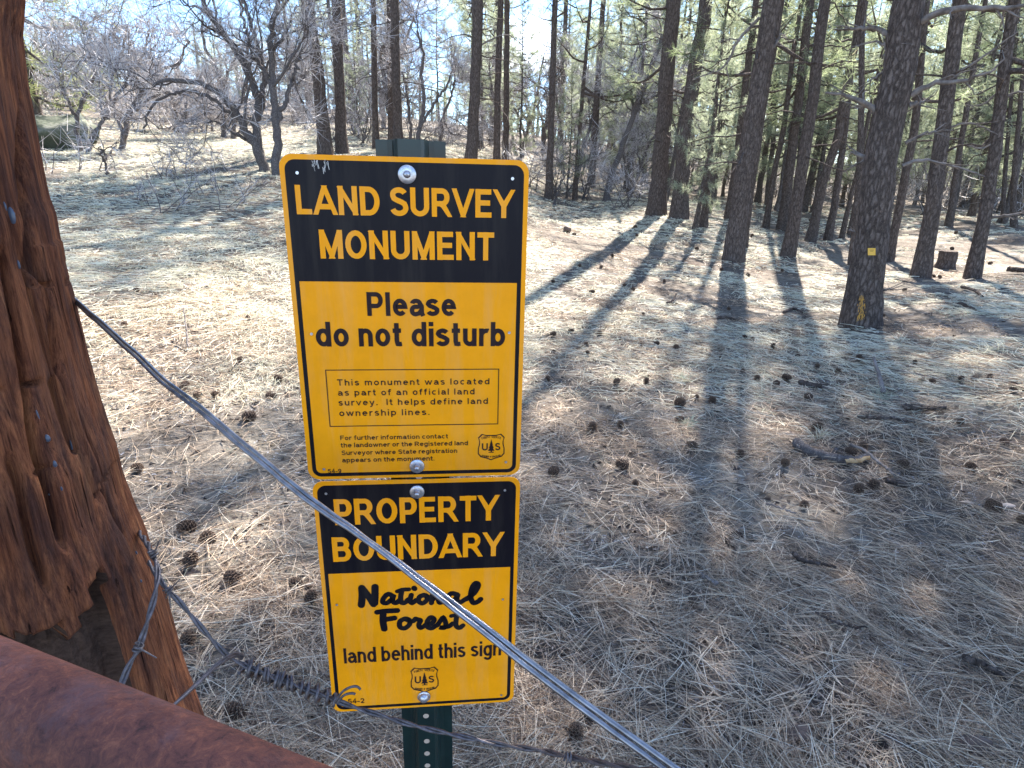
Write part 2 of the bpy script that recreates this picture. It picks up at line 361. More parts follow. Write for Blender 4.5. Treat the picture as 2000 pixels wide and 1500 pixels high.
# ------------------------------------------------------------------ conifers
def pine_parts(seed, Ht, h0, Rad, nb, tufts, need, Lh=.2, W=.010, low=0.0):
    """branches and needle crown of a ponderosa of height Ht, crown from h0 up"""
    g = np.random.default_rng(seed); br, cr = MB(), MB()
    for k in range(nb):
        u = (k + g.random()) / nb; h = h0 + (Ht - h0) * u ** .92
        ln = (Rad * (1 - u ** 1.6) + .35) * g.uniform(.55, 1.1)
        if u < .12: ln *= g.uniform(.5, 1)
        a = k * 2.39996 + g.normal() * .35; el = R(-14 + 48 * u + g.normal() * 9)
        d = np.array([math.cos(a) * math.cos(el), math.sin(a) * math.cos(el), math.sin(el)])
        side = np.array([-math.sin(a), math.cos(a), 0])
        bend = g.normal() * .18
        ts = np.linspace(0, 1, 6)
        P = np.array([0, 0, h]) + d * (ln * ts)[:, None] + side * (bend * ln * ts ** 2)[:, None]
        P[:, 2] += ln * (.22 * ts ** 2.2 - .10 * np.sin(ts * math.pi)) + g.normal(size=6) * .02
        br.tube(P, np.linspace(.018 + .013 * ln, .006, 6), 5, cap=False)
        nt_ = max(4, int(tufts * ln / Rad))
        tt = np.sort(g.uniform(.28, 1.0, nt_)); tt[-1] = 1
        base = np.stack([np.interp(tt, ts, P[:, c]) for c in range(3)], -1)
        off = side[None] * (g.normal(size=nt_) * .26 * ln * (1.1 - tt * .75))[:, None] + d[None] * (g.random(nt_) * .12)[:, None] + np.array([0, 0, 1.])[None] * (g.normal(size=nt_) * .09 + .05)[:, None]
        tip = base + off
        br.ribbons(base, off, np.linalg.norm(off, axis=1), .012)
        td = norm(off + d[None] * .25 + np.array([0, 0, .12]))
        B = np.repeat(tip, need, 0) + g.normal(size=(nt_ * need, 3)) * .03
        D = norm(np.repeat(td, need, 0) * .75 + g.normal(size=(nt_ * need, 3)) * .62)
        tint = np.clip(np.repeat(g.normal(.48, .17, nt_), need) + g.normal(size=nt_ * need) * .13, 0, 1)
        cr.ribbons(B, D, Lh * g.uniform(.75, 1.25, nt_ * need), W, .12, tint, 1, .35)
    return br, cr
PINE = []
for s, (Ht, h0, Rad, nb, tf, nd, L_, W_) in enumerate([(16, 5.6, 2.3, 44, 24, 13, .20, .008), (16, 4.8, 2.0, 48, 22, 13, .20, .008), (16, 6.6, 2.5, 40, 25, 13, .21, .0085), (16, 6.0, 1.7, 44, 20, 13, .2, .008)]):
    b_, c_ = pine_parts(100 + s, Ht, h0, Rad, nb, tf, nd, L_, W_)
    PINE.append((b_.mesh("branches", M['bark']), c_.mesh("crown", M['needle'])))
HI, VHI, LOWB = [], [], []  # HI and VHI: unseen crowns above the view, shaped to steer ground shade
for s in range(3):
    b_, c_ = pine_parts(170 + s, 6.4, 2.6 + .3 * s, 1.7, 9, 20, 13, .2, .009); LOWB.append((b_.mesh("branches", M['bark']), c_.mesh("crown", M['needle'])))
for s in range(2):
    b_, c_ = pine_parts(150 + s, 16, 9.2, 2.5, 40, 34, 14, .21, .009); HI.append((b_.mesh("branches", M['bark']), c_.mesh("crown", M['needle'])))
    b_, c_ = pine_parts(160 + s, 16, 11.6, 1.9, 30, 22, 13, .2, .008); VHI.append((b_.mesh("branches", M['bark']), c_.mesh("crown", M['needle'])))
# bushy pines whose boughs reach far down
LOWP = []
for s in range(3):
    b_, c_ = pine_parts(200 + s, 11, 1.0 + .5 * s, 1.8, 48, 30, 14, .2, .013)
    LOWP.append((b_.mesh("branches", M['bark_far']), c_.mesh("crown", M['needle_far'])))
PALE = []
for s in range(2):
    b_, c_ = pine_parts(300 + s, 11, .8, 2.3, 60, 34, 16, .24, .013)
    PALE.append((b_.mesh("branches", M['bark_far']), c_.mesh("crown", M['needle_pale'])))

def align(base, lean, yaw, s):
    z = Vector(lean).normalized(); q = Vector((0, 0, 1)).rotation_difference(z).to_matrix().to_4x4()
    return Matrix.Translation(Vector(base)) @ q @ Matrix.Rotation(yaw, 4, 'Z') @ Matrix.Diagonal((s[0], s[1], s[2], 1))

def limb_px(P, rad, Y=None, n=9):
    return spline(P, n), np.linspace(rad, rad * .35, n)

def pine(label, base_px, r, pts, wpx, Ht=16, variant=0, crown='PINE', dead=8, cat='pine tree', group=None, limbs=(), flare=1.5, seed=0, crown_s=1.0, name='pine_tree', depth_flat=True, bkey='bark'):
    """trunk through the picture points pts (upper points, at the base's distance); wpx: trunk width in pixels at the base"""
    base = on_ground(base_px[0], base_px[1], r); g = np.random.default_rng(900 + seed)
    Y = np.dot(base - CAM, FW)
    ctr = [base + np.array([0, 0, -.15])]
    nrm = norm(np.array([base[0], base[1], 0]))
    def on_plane(px, py):
        d = ray(px, py); t = np.dot(base - CAM, nrm) / np.dot(d, nrm); return CAM + d * t
    for q in pts: ctr.append(on_plane(*q))
    ctr = [c for k, c in enumerate(ctr) if k == 0 or c[2] > ctr[k - 1][2] + .05]
    lean = norm(ctr[-1] - base)
    top = base[2] + Ht
    lean2 = norm(lean + np.array([0, 0, .4]))
    while ctr[-1][2] < top - .5:
        ctr.append(ctr[-1] + lean2 * min(2.5, (top - ctr[-1][2]) / max(lean2[2], .3)))
    S = spline(ctr, 46)
    rad0 = wpx / FPX * Y / 2 * math.cos(math.atan2(base[0], base[1])) * .97
    hh = (S[:, 2] - base[2]) / Ht
    rad = rad0 * (1 - np.clip(hh, 0, 1) ** 1.15 * .93) * (1 + (flare - 1) * np.exp(-np.clip(hh, 0, 1) * Ht / .32))
    S[1:-1, :2] += g.normal(size=(44, 2)) * rad0 * .06
    root = empty(name, base, label, cat, group)
    tr = MB(); off = base
    dense = max(len(S), 46); S2 = spline(S, 110); r2 = np.interp(np.linspace(0, 1, 110), np.linspace(0, 1, 46), rad)
    tr.tube(S2 - off, r2, 20 if wpx > 25 else 12, jit=.09)
    for _ in range(dead):       # dry snags on the bare lower trunk
        h = g.uniform(1.6, 6.5); i = int(np.argmin(abs(S2[:, 2] - base[2] - h))); a = g.uniform(0, 6.28)
        d = np.array([math.cos(a), math.sin(a), g.uniform(-.25, .3)]); ln = g.uniform(.3, 1.5)
        ts = np.linspace(0, 1, 6)
        P = S2[i] - off + d * (r2[i] * .7 + ln * ts)[:, None]; P[:, 2] += -.18 * ln * ts ** 2 + g.normal(size=6) * .03; P[:, :2] += g.normal(size=(6, 2)) * .035
        tr.tube(P, np.linspace(.016, .005, 6), 5)
    t_o = obj("trunk", (tr, M[bkey]), root)
    if len(limbs):
        for P, rr_ in limbs:
            lb = MB()
            P = np.array([on_plane(*q) for q in P]); n_ = len(P)
            P = P + nrm[None] * (np.linspace(0, 1, n_) ** 1.2 * g.uniform(-.5, .5) * np.linalg.norm(P[-1] - P[0]))[:, None]
            SP = spline(P, 14); SP[1:-1] += g.normal(size=(12, 3)) * .006
            lb.tube(SP - off, np.linspace(rr_, rr_ * .3, 14), 8, jit=.2)
            for _ in range(5):
                k = g.integers(4, 13); d = norm(SP[k] - SP[k - 1]) + g.normal(size=3) * .7
                q = np.array([SP[k], SP[k] + norm(d) * .12, SP[k] + norm(d) * .22 + g.normal(size=3) * .04]) - off
                lb.tube(q, [rr_ * .3, rr_ * .2, rr_ * .1], 4)
            obj("limb", (lb, M['deadwood']), root)
    if crown == 'PINE' and base_px[0] > 1040 and r > 8: crown = 'HI' if r < 14.6 and base_px[0] < 1560 else 'VHI'
    if crown:
        bm_, cm_ = {'PINE': PINE, 'LOWP': LOWP, 'PALE': PALE, 'HI': HI, 'VHI': VHI}[crown][variant % (4 if crown == 'PINE' else 3 if crown == 'LOWP' else 2)]
        href = 16 if crown in ('PINE', 'HI', 'VHI') else 11
        mw = align((0, 0, 0), norm(S[40] - base), g.uniform(0, 6.28), (crown_s, crown_s, Ht / href))
        for nm, me in (("branches", bm_), ("crown", cm_)):
            o = obj(nm, me, root); o.matrix_local = mw
        if crown in ('HI', 'VHI') and r > 11 and seed % 2 == 1:
            mw = align((0, 0, 0), norm(S[14] - base), g.uniform(0, 6.28), (1, 1, 1))
            for nm, me in zip(("branches", "boughs"), LOWB[seed % 3]):
                o = obj(nm, me, root); o.matrix_local = mw
    return root, S2, r2, on_plane

# the trunks one can tell apart, right of the signs
PA = pine("thick pine trunk with a yellow tag and orange paint blaze, nearest on the right", (1682, 645), 7.3, [(1698, 500), (1716, 350), (1745, 180), (1772, 0)], 68, 15, 0, dead=3, seed=1, crown_s=1.15, limbs=[
    ([(1722, 232), (1705, 214), (1688, 204), (1652, 190), (1616, 186)], .035), ([(1742, 76), (1716, 58), (1676, 56), (1636, 60)], .028),
    ([(1712, 352), (1708, 320), (1690, 306), (1660, 296)], .04), ([(1740, 110), (1728, 90), (1712, 78)], .025),
    ([(1780, 186), (1824, 164), (1880, 160), (1940, 140)], .03), ([(1792, 46), (1824, 32), (1876, 24), (1960, 27), (2030, 20)], .034),
    ([(1768, 280), (1812, 260), (1860, 256)], .018), ([(1762, 324), (1800, 312), (1840, 316), (1932, 344)], .018), ([(1776, 206), (1816, 196)], .025),
    ([(1690, 460), (1678, 456), (1658, 449)], .016), ([(1720, 568), (1733, 565), (1744, 565)], .018), ([(1750, 130), (1725, 140), (1690, 165)], .018)])
pine("dark pine trunk behind the tagged pine, to its right, leaning right", (1798, 542), 11.9, [(1822, 400), (1848, 200), (1876, 0)], 34, 16, 1, dead=9, seed=2, limbs=[
    ([(1850, 250), (1900, 240), (1950, 262)], .02), ([(1835, 330), (1815, 345), (1800, 320)], .016), ([(1860, 150), (1920, 110), (1990, 60)], .024)])
pine("outermost dark pine trunk at the right edge, leaning right", (1899, 546), 12.2, [(1928, 400), (1954, 200), (1974, 50)], 29, 15, 2, dead=9, seed=3, limbs=[
    ([(1932, 424), (1960, 422), (2010, 412)], .028), ([(1950, 270), (1920, 290), (1890, 285)], .018), ([(1964, 190), (1990, 180), (2030, 185)], .02), ([(1960, 170), (1925, 200), (1890, 210)], .018)])
pine("tall pine trunk casting a broad shadow, with a broken stub high up", (1432, 516), 11.9, [(1445, 410), (1462, 280), (1482, 150), (1507, 0)], 36, 18, 1, dead=8, seed=4, crown_s=1.25, limbs=[
    ([(1484, 34), (1440, 82), (1416, 130), (1380, 146), (1352, 158)], .028), ([(1500, 100), (1518, 80), (1528, 60)], .04), ([(1418, 130), (1424, 160), (1432, 180)], .012), ([(1446, 80), (1420, 76), (1396, 84)], .014)])
pine("second stem rising close behind the stub-bearing tall pine", (1446, 492), 13.5, [(1462, 380), (1490, 190), (1524, 0)], 22, 18, 0, dead=4, seed=5, crown_s=1.2)
pine("slender straight pine trunk between the tall shadow-casting pine and the tagged pine", (1538, 503), 13.2, [(1560, 370), (1584, 210), (1612, 0)], 25, 18, 1, dead=10, seed=6, crown_s=1.25)
pine("reddish pine trunk at the top of the rise, left one of a close pair", (1282, 416), 16.5, [(1292, 300), (1303, 150), (1316, 0)], 33, 17, 2, dead=8, seed=7)
pine("flared pine trunk at the top of the rise, right one of a close pair", (1326, 420), 16, [(1338, 280), (1356, 140), (1380, 0)], 31, 16, 3, dead=8, seed=8)
pine("thin young pine stem with drooping green boughs in front of the paired pines", (1355, 457), 14.7, [(1372, 370), (1395, 240), (1405, 130)], 9, 6, 0, 'LOWP', dead=3, seed=9, crown_s=.4)
pine("short dark stem beside the thin drooping young pine", (1373, 452), 15.1, [(1380, 380), (1390, 280)], 14, 5, 1, None, dead=6, seed=10)
pine("dim pine trunk half hidden behind the tall shadow-casting pine", (1420, 446), 18.4, [(1440, 300), (1462, 120)], 16, 15, 0, dead=5, seed=11)
pine("thin grey trunk just right of the tall shadow-casting pine", (1494, 452), 18.5, [(1512, 340), (1532, 240), (1550, 100)], 12, 14, 1, dead=5, seed=12)
pine("mid-sized trunk standing left of the slender straight pine, farther off", (1528, 456), 18.5, [(1548, 280), (1568, 120), (1582, 0)], 21, 16, 2, dead=6, seed=13)
pine("dark trunk leaning right, first behind the slender straight pine", (1582, 470), 17, [(1610, 350), (1636, 270), (1655, 160)], 19, 14, 3, dead=6, seed=14)
pine("grey trunk leaning right between the slender pine and the tagged pine", (1616, 478), 17.8, [(1634, 370), (1652, 240), (1664, 120)], 15, 14, 0, dead=5, seed=15)
pine("thin leaning pole pine close left of the tagged pine", (1640, 482), 18.5, [(1658, 400), (1676, 330), (1690, 260)], 10, 12, 1, dead=3, seed=16, crown_s=.8)
pine("very thin pole pine almost touching the tagged pine's left side", (1652, 484), 19.3, [(1666, 420), (1682, 340)], 8, 12, 2, dead=2, seed=17, crown_s=.7)
pine("straight thin trunk showing left of the tagged pine's lower limbs", (1664, 524), 13, [(1672, 420), (1680, 300), (1687, 0)], 14, 14, 3, dead=4, seed=18)
pine("trunk peeping out behind the tagged pine on its right side", (1736, 505), 14.2, [(1765, 360), (1790, 220), (1810, 0)], 18, 15, 0, dead=6, seed=19)
pine("faint trunk seen right of the dark pine, in the sunlit clearing", (1846, 474), 21.6, [(1862, 380), (1880, 260)], 14, 14, 1, dead=5, seed=20)
pine("small trunk beyond the outermost pine, at the clearing's far side", (1956, 470), 22.9, [(1960, 400), (1966, 300)], 10, 13, 2, dead=4, seed=21)
pine("trunk at the right picture edge beyond the outermost pine", (1976, 474), 21.6, [(1980, 380), (1988, 260)], 13, 13, 3, dead=4, seed=22)
# behind and beside the signs
pine("straight pine trunk rising behind the upper sign's right half", (920, 318), 17.5, [(926, 200), (935, 0)], 22, 17, 0, dead=10, seed=23, limbs=[([(918, 262), (900, 240), (868, 225)], .022), ([(935, 90), (990, 70), (1040, 110)], .022)])
pine("slim pine trunk right of the straight one behind the upper sign", (970, 312), 18.5, [(973, 150), (978, 0)], 14, 15, 1, dead=8, seed=24)
pine("faint grey trunk farther back, right of the slim pine behind the upper sign", (988, 312), 22, [(989, 180), (990, 60)], 13, 15, 2, dead=6, seed=25)
pine("narrow dark pine just right of the upper sign on the crest", (1071, 398), 18.4, [(1078, 200), (1084, 0)], 14, 14, 1, dead=7, seed=26)
pine("very thin dark pole tree right of the narrow pine on the crest", (1122, 392), 19.7, [(1135, 220), (1154, 0)], 9, 12, 2, dead=5, seed=27, crown_s=.7)
pine("dim mid-sized trunk on the crest between the thin pole and the paired pines", (1154, 368), 24.1, [(1162, 250), (1172, 100)], 14, 15, 3, dead=6, seed=28)
pine("pine trunk behind the upper sign's left half, thickest of that cluster", (778, 292), 18, [(774, 150), (770, 0)], 19, 17, 3, dead=9, seed=29)
pine("thin straight trunk, left of the cluster above the steel post", (735, 292), 19, [(731, 150), (729, 0)], 13, 16, 0, dead=7, seed=30)
pine("thin trunk in the middle of the cluster above the steel post", (765, 292), 20.5, [(762, 150), (760, 0)], 12, 16, 1, dead=6, seed=31)
pine("brown pine trunk leaning left, just left of the upper sign's top", (636, 300), 16.5, [(622, 150), (600, 0)], 26, 16, 2, dead=12, seed=32)
pine("grey-brown pine trunk right beside the left-leaning brown one", (668, 302), 17, [(662, 150), (657, 0)], 22, 16, 3, dead=12, seed=33)

# ------------------------------------------------------------------ bare oaks
def grow(mb, tw, p, d, ln, rad, lvl, g, up=.12):
    n_ = 7; P = [np.array(p)]; d = norm(d)
    for k in range(n_ - 1):
        d = norm(d + g.normal(size=3) * .24 + np.array([0, 0, up * .5])); P.append(P[-1] + d * ln / (n_ - 1))
    P = np.array(P); mb.tube(P, np.linspace(rad, rad * .4, n_), 6 if rad > .03 else 4, cap=False)
    if lvl > 0:
        for k in range(g.integers(4, 7)):
            t = g.uniform(.25, 1) * (n_ - 1); i = min(int(t), n_ - 2); q = P[i] + (P[i + 1] - P[i]) * (t - i)
            dd = norm(P[i + 1] - P[i]) + g.normal(size=3) * .75
            grow(mb, tw, q, dd, ln * g.uniform(.4, .65), max(rad * .5, .005), lvl - 1, g, up)
    else:
        m_ = 10; t = g.uniform(.1, 1, m_) * (n_ - 1); i = np.minimum(t.astype(int), n_ - 2)
        B = P[i] + (P[i + 1] - P[i]) * (t - i)[:, None]
        tw.ribbons(B, norm(P[i + 1] - P[i]) + g.normal(size=(m_, 3)) * .8, g.uniform(.12, .45, m_), .009, -.1, np.clip(g.normal(.5, .22, m_), 0, 1), 2, .4)
def oak(label, base_px, r, limbs, seed=0, lvl=2, cat='oak tree', group=None, name='oak_tree', per=4, ln=1.25, bkey='oak_bark'):
    g = np.random.default_rng(500 + seed); base = on_ground(base_px[0], base_px[1], r); Y = np.dot(base - CAM, FW)
    nrm = norm(np.array([base[0], base[1], 0])); root = empty(name, base, label, cat, group); tr, cr, tw = MB(), MB(), MB()
    def on_plane(px, py, o=0):
        d = ray(px, py); t = (np.dot(base - CAM, nrm) + o) / np.dot(d, nrm); return CAM + d * t
    for k, (pts, w0, w1) in enumerate(limbs):
        so = g.normal() * .5
        P = [on_plane(*q, so * (a / max(len(pts) - 1, 1)) ** 1.3) for a, q in enumerate(pts)]
        if pts[0] == base_px: P[0] = base; P = [base - np.array([0, 0, .2])] + P
        S = spline(P, 30); S[2:-1] += g.normal(size=(27, 3)) * .018
        rad = np.linspace(w0, w1, 30) / FPX * Y / 2 * .86 * math.cos(math.atan2(base[0], base[1]))
        if pts[0] == base_px: rad *= 1 + .4 * np.exp(-np.arange(30) / 1.5)
        tr.tube(S - base, rad, 10, jit=.12)
        for _ in range(per):
            i = g.integers(11, 30); dd = norm(S[i] - S[i - 1]) * .8 + g.normal(size=3) * .7 + np.array([0, 0, .35])
            grow(cr, tw, S[i] - base, dd, ln * g.uniform(.6, 1.2), max(rad[i] * .5, .010), lvl, g)
    obj("trunk", (tr, M[bkey]), root); obj("branches", (cr, M[bkey]), root); obj("twigs", (tw, M['twig']), root)
    return root
oak("gnarled bare oak whose long limb arches over to the left", (516, 331), 13.5, [
    ([(516, 331), (497, 280), (465, 228), (440, 190), (413, 171), (374, 159), (330, 158), (300, 168)], 26, 6),
    ([(509, 310), (500, 250), (504, 205), (480, 130), (440, 70), (405, 20), (380, -40)], 22, 9),
    ([(508, 220), (515, 150), (498, 70), (470, -10)], 14, 7), ([(470, 236), (430, 205), (390, 182), (350, 180), (300, 205), (280, 250)], 10, 4), ([(497, 280), (460, 262), (430, 240), (400, 240)], 10, 4)], 1, per=4)
oak("upright bare oak standing right beside the arching oak", (541, 336), 13, [
    ([(541, 336), (541, 270), (536, 200), (532, 130), (530, 60), (545, 0), (550, -50)], 22, 9), ([(541, 240), (560, 190), (575, 140), (590, 90)], 12, 5), ([(535, 170), (505, 120), (480, 60), (470, 0)], 11, 5), ([(532, 100), (560, 60), (580, 10)], 9, 4)], 2, per=4)
oak("bent bare oak left of the arching one, its limbs curving up to the right", (241, 293), 19, [
    ([(241, 293), (247, 240), (275, 180), (300, 150), (315, 140), (350, 120), (370, 80)], 15, 5), ([(243, 270), (225, 220), (215, 170), (235, 110), (250, 50)], 10, 4), ([(275, 180), (265, 140), (285, 90), (290, 40)], 8, 3), ([(252, 225), (300, 190), (340, 180), (385, 195), (420, 220)], 8, 3)], 3)
oak("bare oak with a bent trunk beside the mossy boulder", (160, 302), 19, [
    ([(160, 302), (150, 240), (165, 190), (185, 140), (198, 110)], 12, 6), ([(198, 112), (205, 80), (225, 60)], 7, 3), ([(152, 240), (130, 190), (110, 150), (105, 90)], 8, 3)], 4)
oak("leaning bare oak next to the bent one by the boulder", (172, 300), 18.2, [
    ([(172, 300), (190, 250), (225, 195), (250, 150), (262, 120)], 12, 5), ([(200, 232), (195, 180), (190, 130)], 8, 3)], 5)
oak("twisted bare oak up on the slope, left of the arching oak's trunk", (437, 270), 25, [
    ([(437, 270), (435, 200), (430, 150), (400, 90), (395, 30)], 13, 5), ([(434, 190), (445, 140), (470, 100)], 8, 3)], 6)
oak("second twisted oak on the slope, close to the arching oak's trunk", (455, 274), 24, [
    ([(455, 274), (462, 220), (480, 170), (482, 110), (500, 50)], 12, 5), ([(462, 220), (440, 180), (420, 130)], 7, 3)], 7)
oak("young crooked oak sapling on the sunny slope, dark and short", (205, 346), 14, [
    ([(205, 346), (206, 318), (215, 298), (232, 278)], 7, 3), ([(206, 320), (200, 300), (196, 285)], 5, 2)], 8, per=2, ln=.5, lvl=1)
oak("small dark-stemmed bush beside the slope's dark shadow", (345, 262), 27, [
    ([(345, 262), (346, 235), (340, 205), (330, 170)], 12, 4), ([(352, 262), (362, 225), (365, 190)], 10, 4)], 9)
oak("thin curving oak trunk behind the upper sign, right of the cluster", (812, 292), 19, [
    ([(812, 292), (820, 250), (828, 200), (822, 150), (826, 110), (815, 60)], 11, 5), ([(820, 250), (850, 200), (880, 150), (890, 90)], 7, 3)], 10)
oak("dark crooked oak trunk leaning left beside the curving one", (805, 292), 20, [
    ([(805, 292), (800, 240), (796, 190), (785, 140)], 9, 4)], 11)
oak("leaning grey oak left of the paired pines, tilted far to the right", (1184, 392), 20.3, [
    ([(1184, 392), (1200, 330), (1228, 250), (1260, 160), (1297, 60), (1320, -20)], 15, 6), ([(1215, 290), (1235, 220), (1230, 150), (1245, 90)], 8, 3), ([(1240, 215), (1270, 190), (1300, 185)], 6, 3)], 12)
oak("low grey oak leaning at the crest left of the paired pines", (1232, 390), 22.2, [
    ([(1232, 390), (1250, 330), (1275, 270), (1300, 230)], 8, 4), ([(1232, 380), (1222, 330), (1215, 280)], 7, 3), ([(1250, 385), (1256, 340), (1246, 300), (1256, 260)], 6, 3)], 13)
oak("dry leaning stick of a sapling on the crest beside the narrow pine", (1082, 412), 17.3, [([(1082, 412), (1092, 370), (1103, 335)], 7, 3)], 14, per=1, ln=.3, lvl=0)
oak("thin bare oak leaning right behind the upper sign's corner", (858, 292), 22, [
    ([(858, 292), (866, 230), (885, 170), (890, 110)], 8, 3), ([(866, 230), (880, 260), (900, 262)], 4, 2)], 15)

# oak, pine and bush prototypes for the woods behind
g0 = np.random.default_rng(77)
def oak_proto(seed, Ht=6.5, stems=2):
    g = np.random.default_rng(seed); tr, tw = MB(), MB()
    for k in range(stems):
        P = [np.array([g.normal() * .15, g.normal() * .15, -.2])]; d = np.array([g.normal() * .25, g.normal() * .25, 1])
        for _ in range(7):
            d = norm(d + g.normal(size=3) * .2 + np.array([0, 0, .12])); P.append(P[-1] + d * Ht * .11)
        S = spline(P, 20); rad = np.linspace(.11, .04, 20); tr.tube(S, rad, 7, jit=.1)
        for _ in range(9):
            i = g.integers(6, 20); grow(tr, tw, S[i], norm(S[i] - S[i - 1]) * .6 + g.normal(size=3) * .8 + np.array([0, 0, .3]), Ht * g.uniform(.18, .34), rad[i] * .5, 2, g)
    return tr.mesh("trunk", M['oak_bark']), tw.mesh("twigs", M['twig'])
OAK = [oak_proto(s, stems=1 + s % 3) for s in range(1, 6)]
def bush_proto(seed, Ht=1.2):
    g = np.random.default_rng(seed); tr, tw = MB(), MB()
    for k in range(8):
        grow(tr, tw, [g.normal() * .12, g.normal() * .12, -.05], [g.normal() * .5, g.normal() * .5, 1], Ht * g.uniform(.6, 1.1), .014, 1, g)
    return tr.mesh("stems", M['oak_bark']), tw.mesh("twigs", M['twig'])
BUSH = [bush_proto(s) for s in range(20, 24)]
def sparse_proto(seed, Ht=1.1):
    g = np.random.default_rng(seed); tr, tw = MB(), MB()
    for k in range(5): grow(tr, tw, [g.normal() * .2, g.normal() * .2, -.05], [g.normal() * .5, g.normal() * .5, 1], Ht * g.uniform(.4, 1.0), .010, 0, g)
    return tr.mesh("stems", M['oak_bark']), tw.mesh("twigs", M['twig'])
SPARSE = [sparse_proto(s) for s in range(30, 33)]
def trunk_proto(seed, Ht=16, rad=.17):
    g = np.random.default_rng(seed); tr = MB(); z = np.linspace(-.3, Ht, 36)
    P = np.stack([np.cumsum(g.normal(size=36) * .02), np.cumsum(g.normal(size=36) * .02), z], -1)
    tr.tube(P, rad * (1 - np.clip(z / Ht, 0, 1) * .92) * (1 + .35 * np.exp(-np.clip(z, 0, None) / .25)), 10, jit=.1)
    for _ in range(14):
        h = g.uniform(1.5, 7); i = int(np.argmin(abs(z - h))); a = g.uniform(0, 6.28); d = np.array([math.cos(a), math.sin(a), g.uniform(-.2, .3)]); ln = g.uniform(.4, 1.8); ts = np.linspace(0, 1, 5)
        Q = P[i] + d * (.1 + ln * ts)[:, None] + g.normal(size=(5, 3)) * .04; Q[:, 2] -= .15 * ln * ts ** 2
        tr.tube(Q, np.linspace(.018, .006, 5), 4, cap=False)
    return tr.mesh("trunk", M['bark_far'])
TRK = [trunk_proto(s) for s in (1, 2, 3)]; TRK_S = [trunk_proto(s, 11, .10) for s in (4, 5, 6)]

def place(kind, x, y, s, yaw, k, label, cat, group, lean=(0, 0, 1), sz=None):
    p = (x, y, H1(x, y)); root = empty({'pine': 'pine_tree', 'low': 'pine_tree', 'pale': 'pine_tree', 'oak': 'oak_tree', 'bush': 'bush', 'sparse': 'bush'}[kind], p, label, cat, group)
    mw = align((0, 0, 0), lean, yaw, (s, s, sz or s))
    if kind == 'pine': parts = [("trunk", TRK[k % 3]), ("branches", PINE[k % 4][0]), ("crown", PINE[k % 4][1])]
    elif kind == 'low': parts = [("trunk", TRK_S[k % 3]), ("branches", LOWP[k % 3][0]), ("crown", LOWP[k % 3][1])]
    elif kind == 'pale': parts = [("trunk", TRK_S[k % 3]), ("branches", PALE[k % 2][0]), ("crown", PALE[k % 2][1])]
    elif kind == 'oak': parts = [("trunk", OAK[k % 5][0]), ("twigs", OAK[k % 5][1])]
    elif kind == 'sparse': parts = [("stems", SPARSE[k % 3][0]), ("twigs", SPARSE[k % 3][1])]
    else: parts = [("stems", BUSH[k % 4][0]), ("twigs", BUSH[k % 4][1])]
    for nm, me in parts:
        o = obj(nm, me, root); o.matrix_local = mw
    return root
def pol(px, r):
    d = ray(px, 350); a = math.atan2(d[0], d[1]); return r * math.sin(a), r * math.cos(a)
def scatter(kind, spec, label, cat, group, s0, s1, gap=0.0):
    for px0, px1, r0, r1, n_ in spec:
        for q in range(n_):
            px = px0 + (px1 - px0) * (q + g0.random()) / n_; r = math.sqrt(g0.uniform(r0 * r0, r1 * r1)); x, y = pol(px, r)
            s = g0.uniform(s0, s1); place(kind, x, y, s, g0.uniform(0, 6.28), int(g0.integers(0, 60)), label, cat, group, (g0.normal() * .03, g0.normal() * .03, 1), s * g0.uniform(.9, 1.15))
# individual trees of the middle distance
for kind, px, r, s, k, lab in [
    ('pale', 100, 22, 1.15, 0, "pale sunlit pine with yellow-green needles high on the left slope"),
    ('pale', -60, 20, .9, 1, "pale pine partly hidden by the red wooden post"),
    ('low', 705, 23, .30, 0, "small bright pine sapling above the upper sign, left of the steel post's top"),
    ('low', 1108, 19.6, .36, 1, "young bushy pine on the crest between the narrow pine and the thin pole"),
    ('low', 1395, 19.3, .55, 2, "bushy young pine with bright boughs behind the thin drooping stem"),
    ('low', 1600, 26, .95, 0, "bushy pine filling the gap behind the slender trunks"),
    ('low', 1870, 25, 1.0, 1, "bushy pine behind the dark right-leaning trunk"),
    ('low', 1985, 23, 1.0, 2, "bushy pine at the right picture edge"),
    ('low', 1230, 24, .9, 1, "full green pine behind the leaning grey oak"),
    ('low', 1015, 26, .55, 0, "full green pine behind the upper sign's right corner"),
    ('low', 860, 30, .6, 2, "low green pine in the gap of open sky above the upper sign")]:
    x, y = pol(px, r); place(kind, x, y, s, k * 1.3, k, lab, 'pine tree', 'young pines of the middle distance')
scatter('pine', [(1180, 2060, 26, 38, 9)], "slim pine with a bare lower trunk in the dense stand right of the paired pines", 'pine tree', 'pines of the dense stand on the right', .62, .78)
scatter('pine', [(1100, 2100, 36, 64, 14)], "distant slim pine far back in the right-hand stand", 'pine tree', 'distant pines far back on the right', .85, 1.15)
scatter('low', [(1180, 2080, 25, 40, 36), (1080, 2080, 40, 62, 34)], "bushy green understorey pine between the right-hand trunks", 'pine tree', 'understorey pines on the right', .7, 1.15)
scatter('pine', [(560, 790, 28, 55, 6), (930, 990, 28, 58, 3), (1065, 1110, 28, 58, 2)], "distant pine behind the signs, its trunk mostly bare", 'pine tree', 'distant pines behind the signs', .75, 1.0)
scatter('low', [(560, 790, 25, 60, 11), (915, 990, 26, 60, 8), (1065, 1170, 26, 60, 6)], "bushy green pine on the rise behind the signs", 'pine tree', 'bushy pines behind the signs', .6, 1.0)
scatter('oak', [(60, 480, 24, 36, 12), (40, 560, 36, 60, 18)], "bare grey oak in the tangled thicket on the left slope", 'oak tree', 'bare oaks of the left thicket', .32, .54)
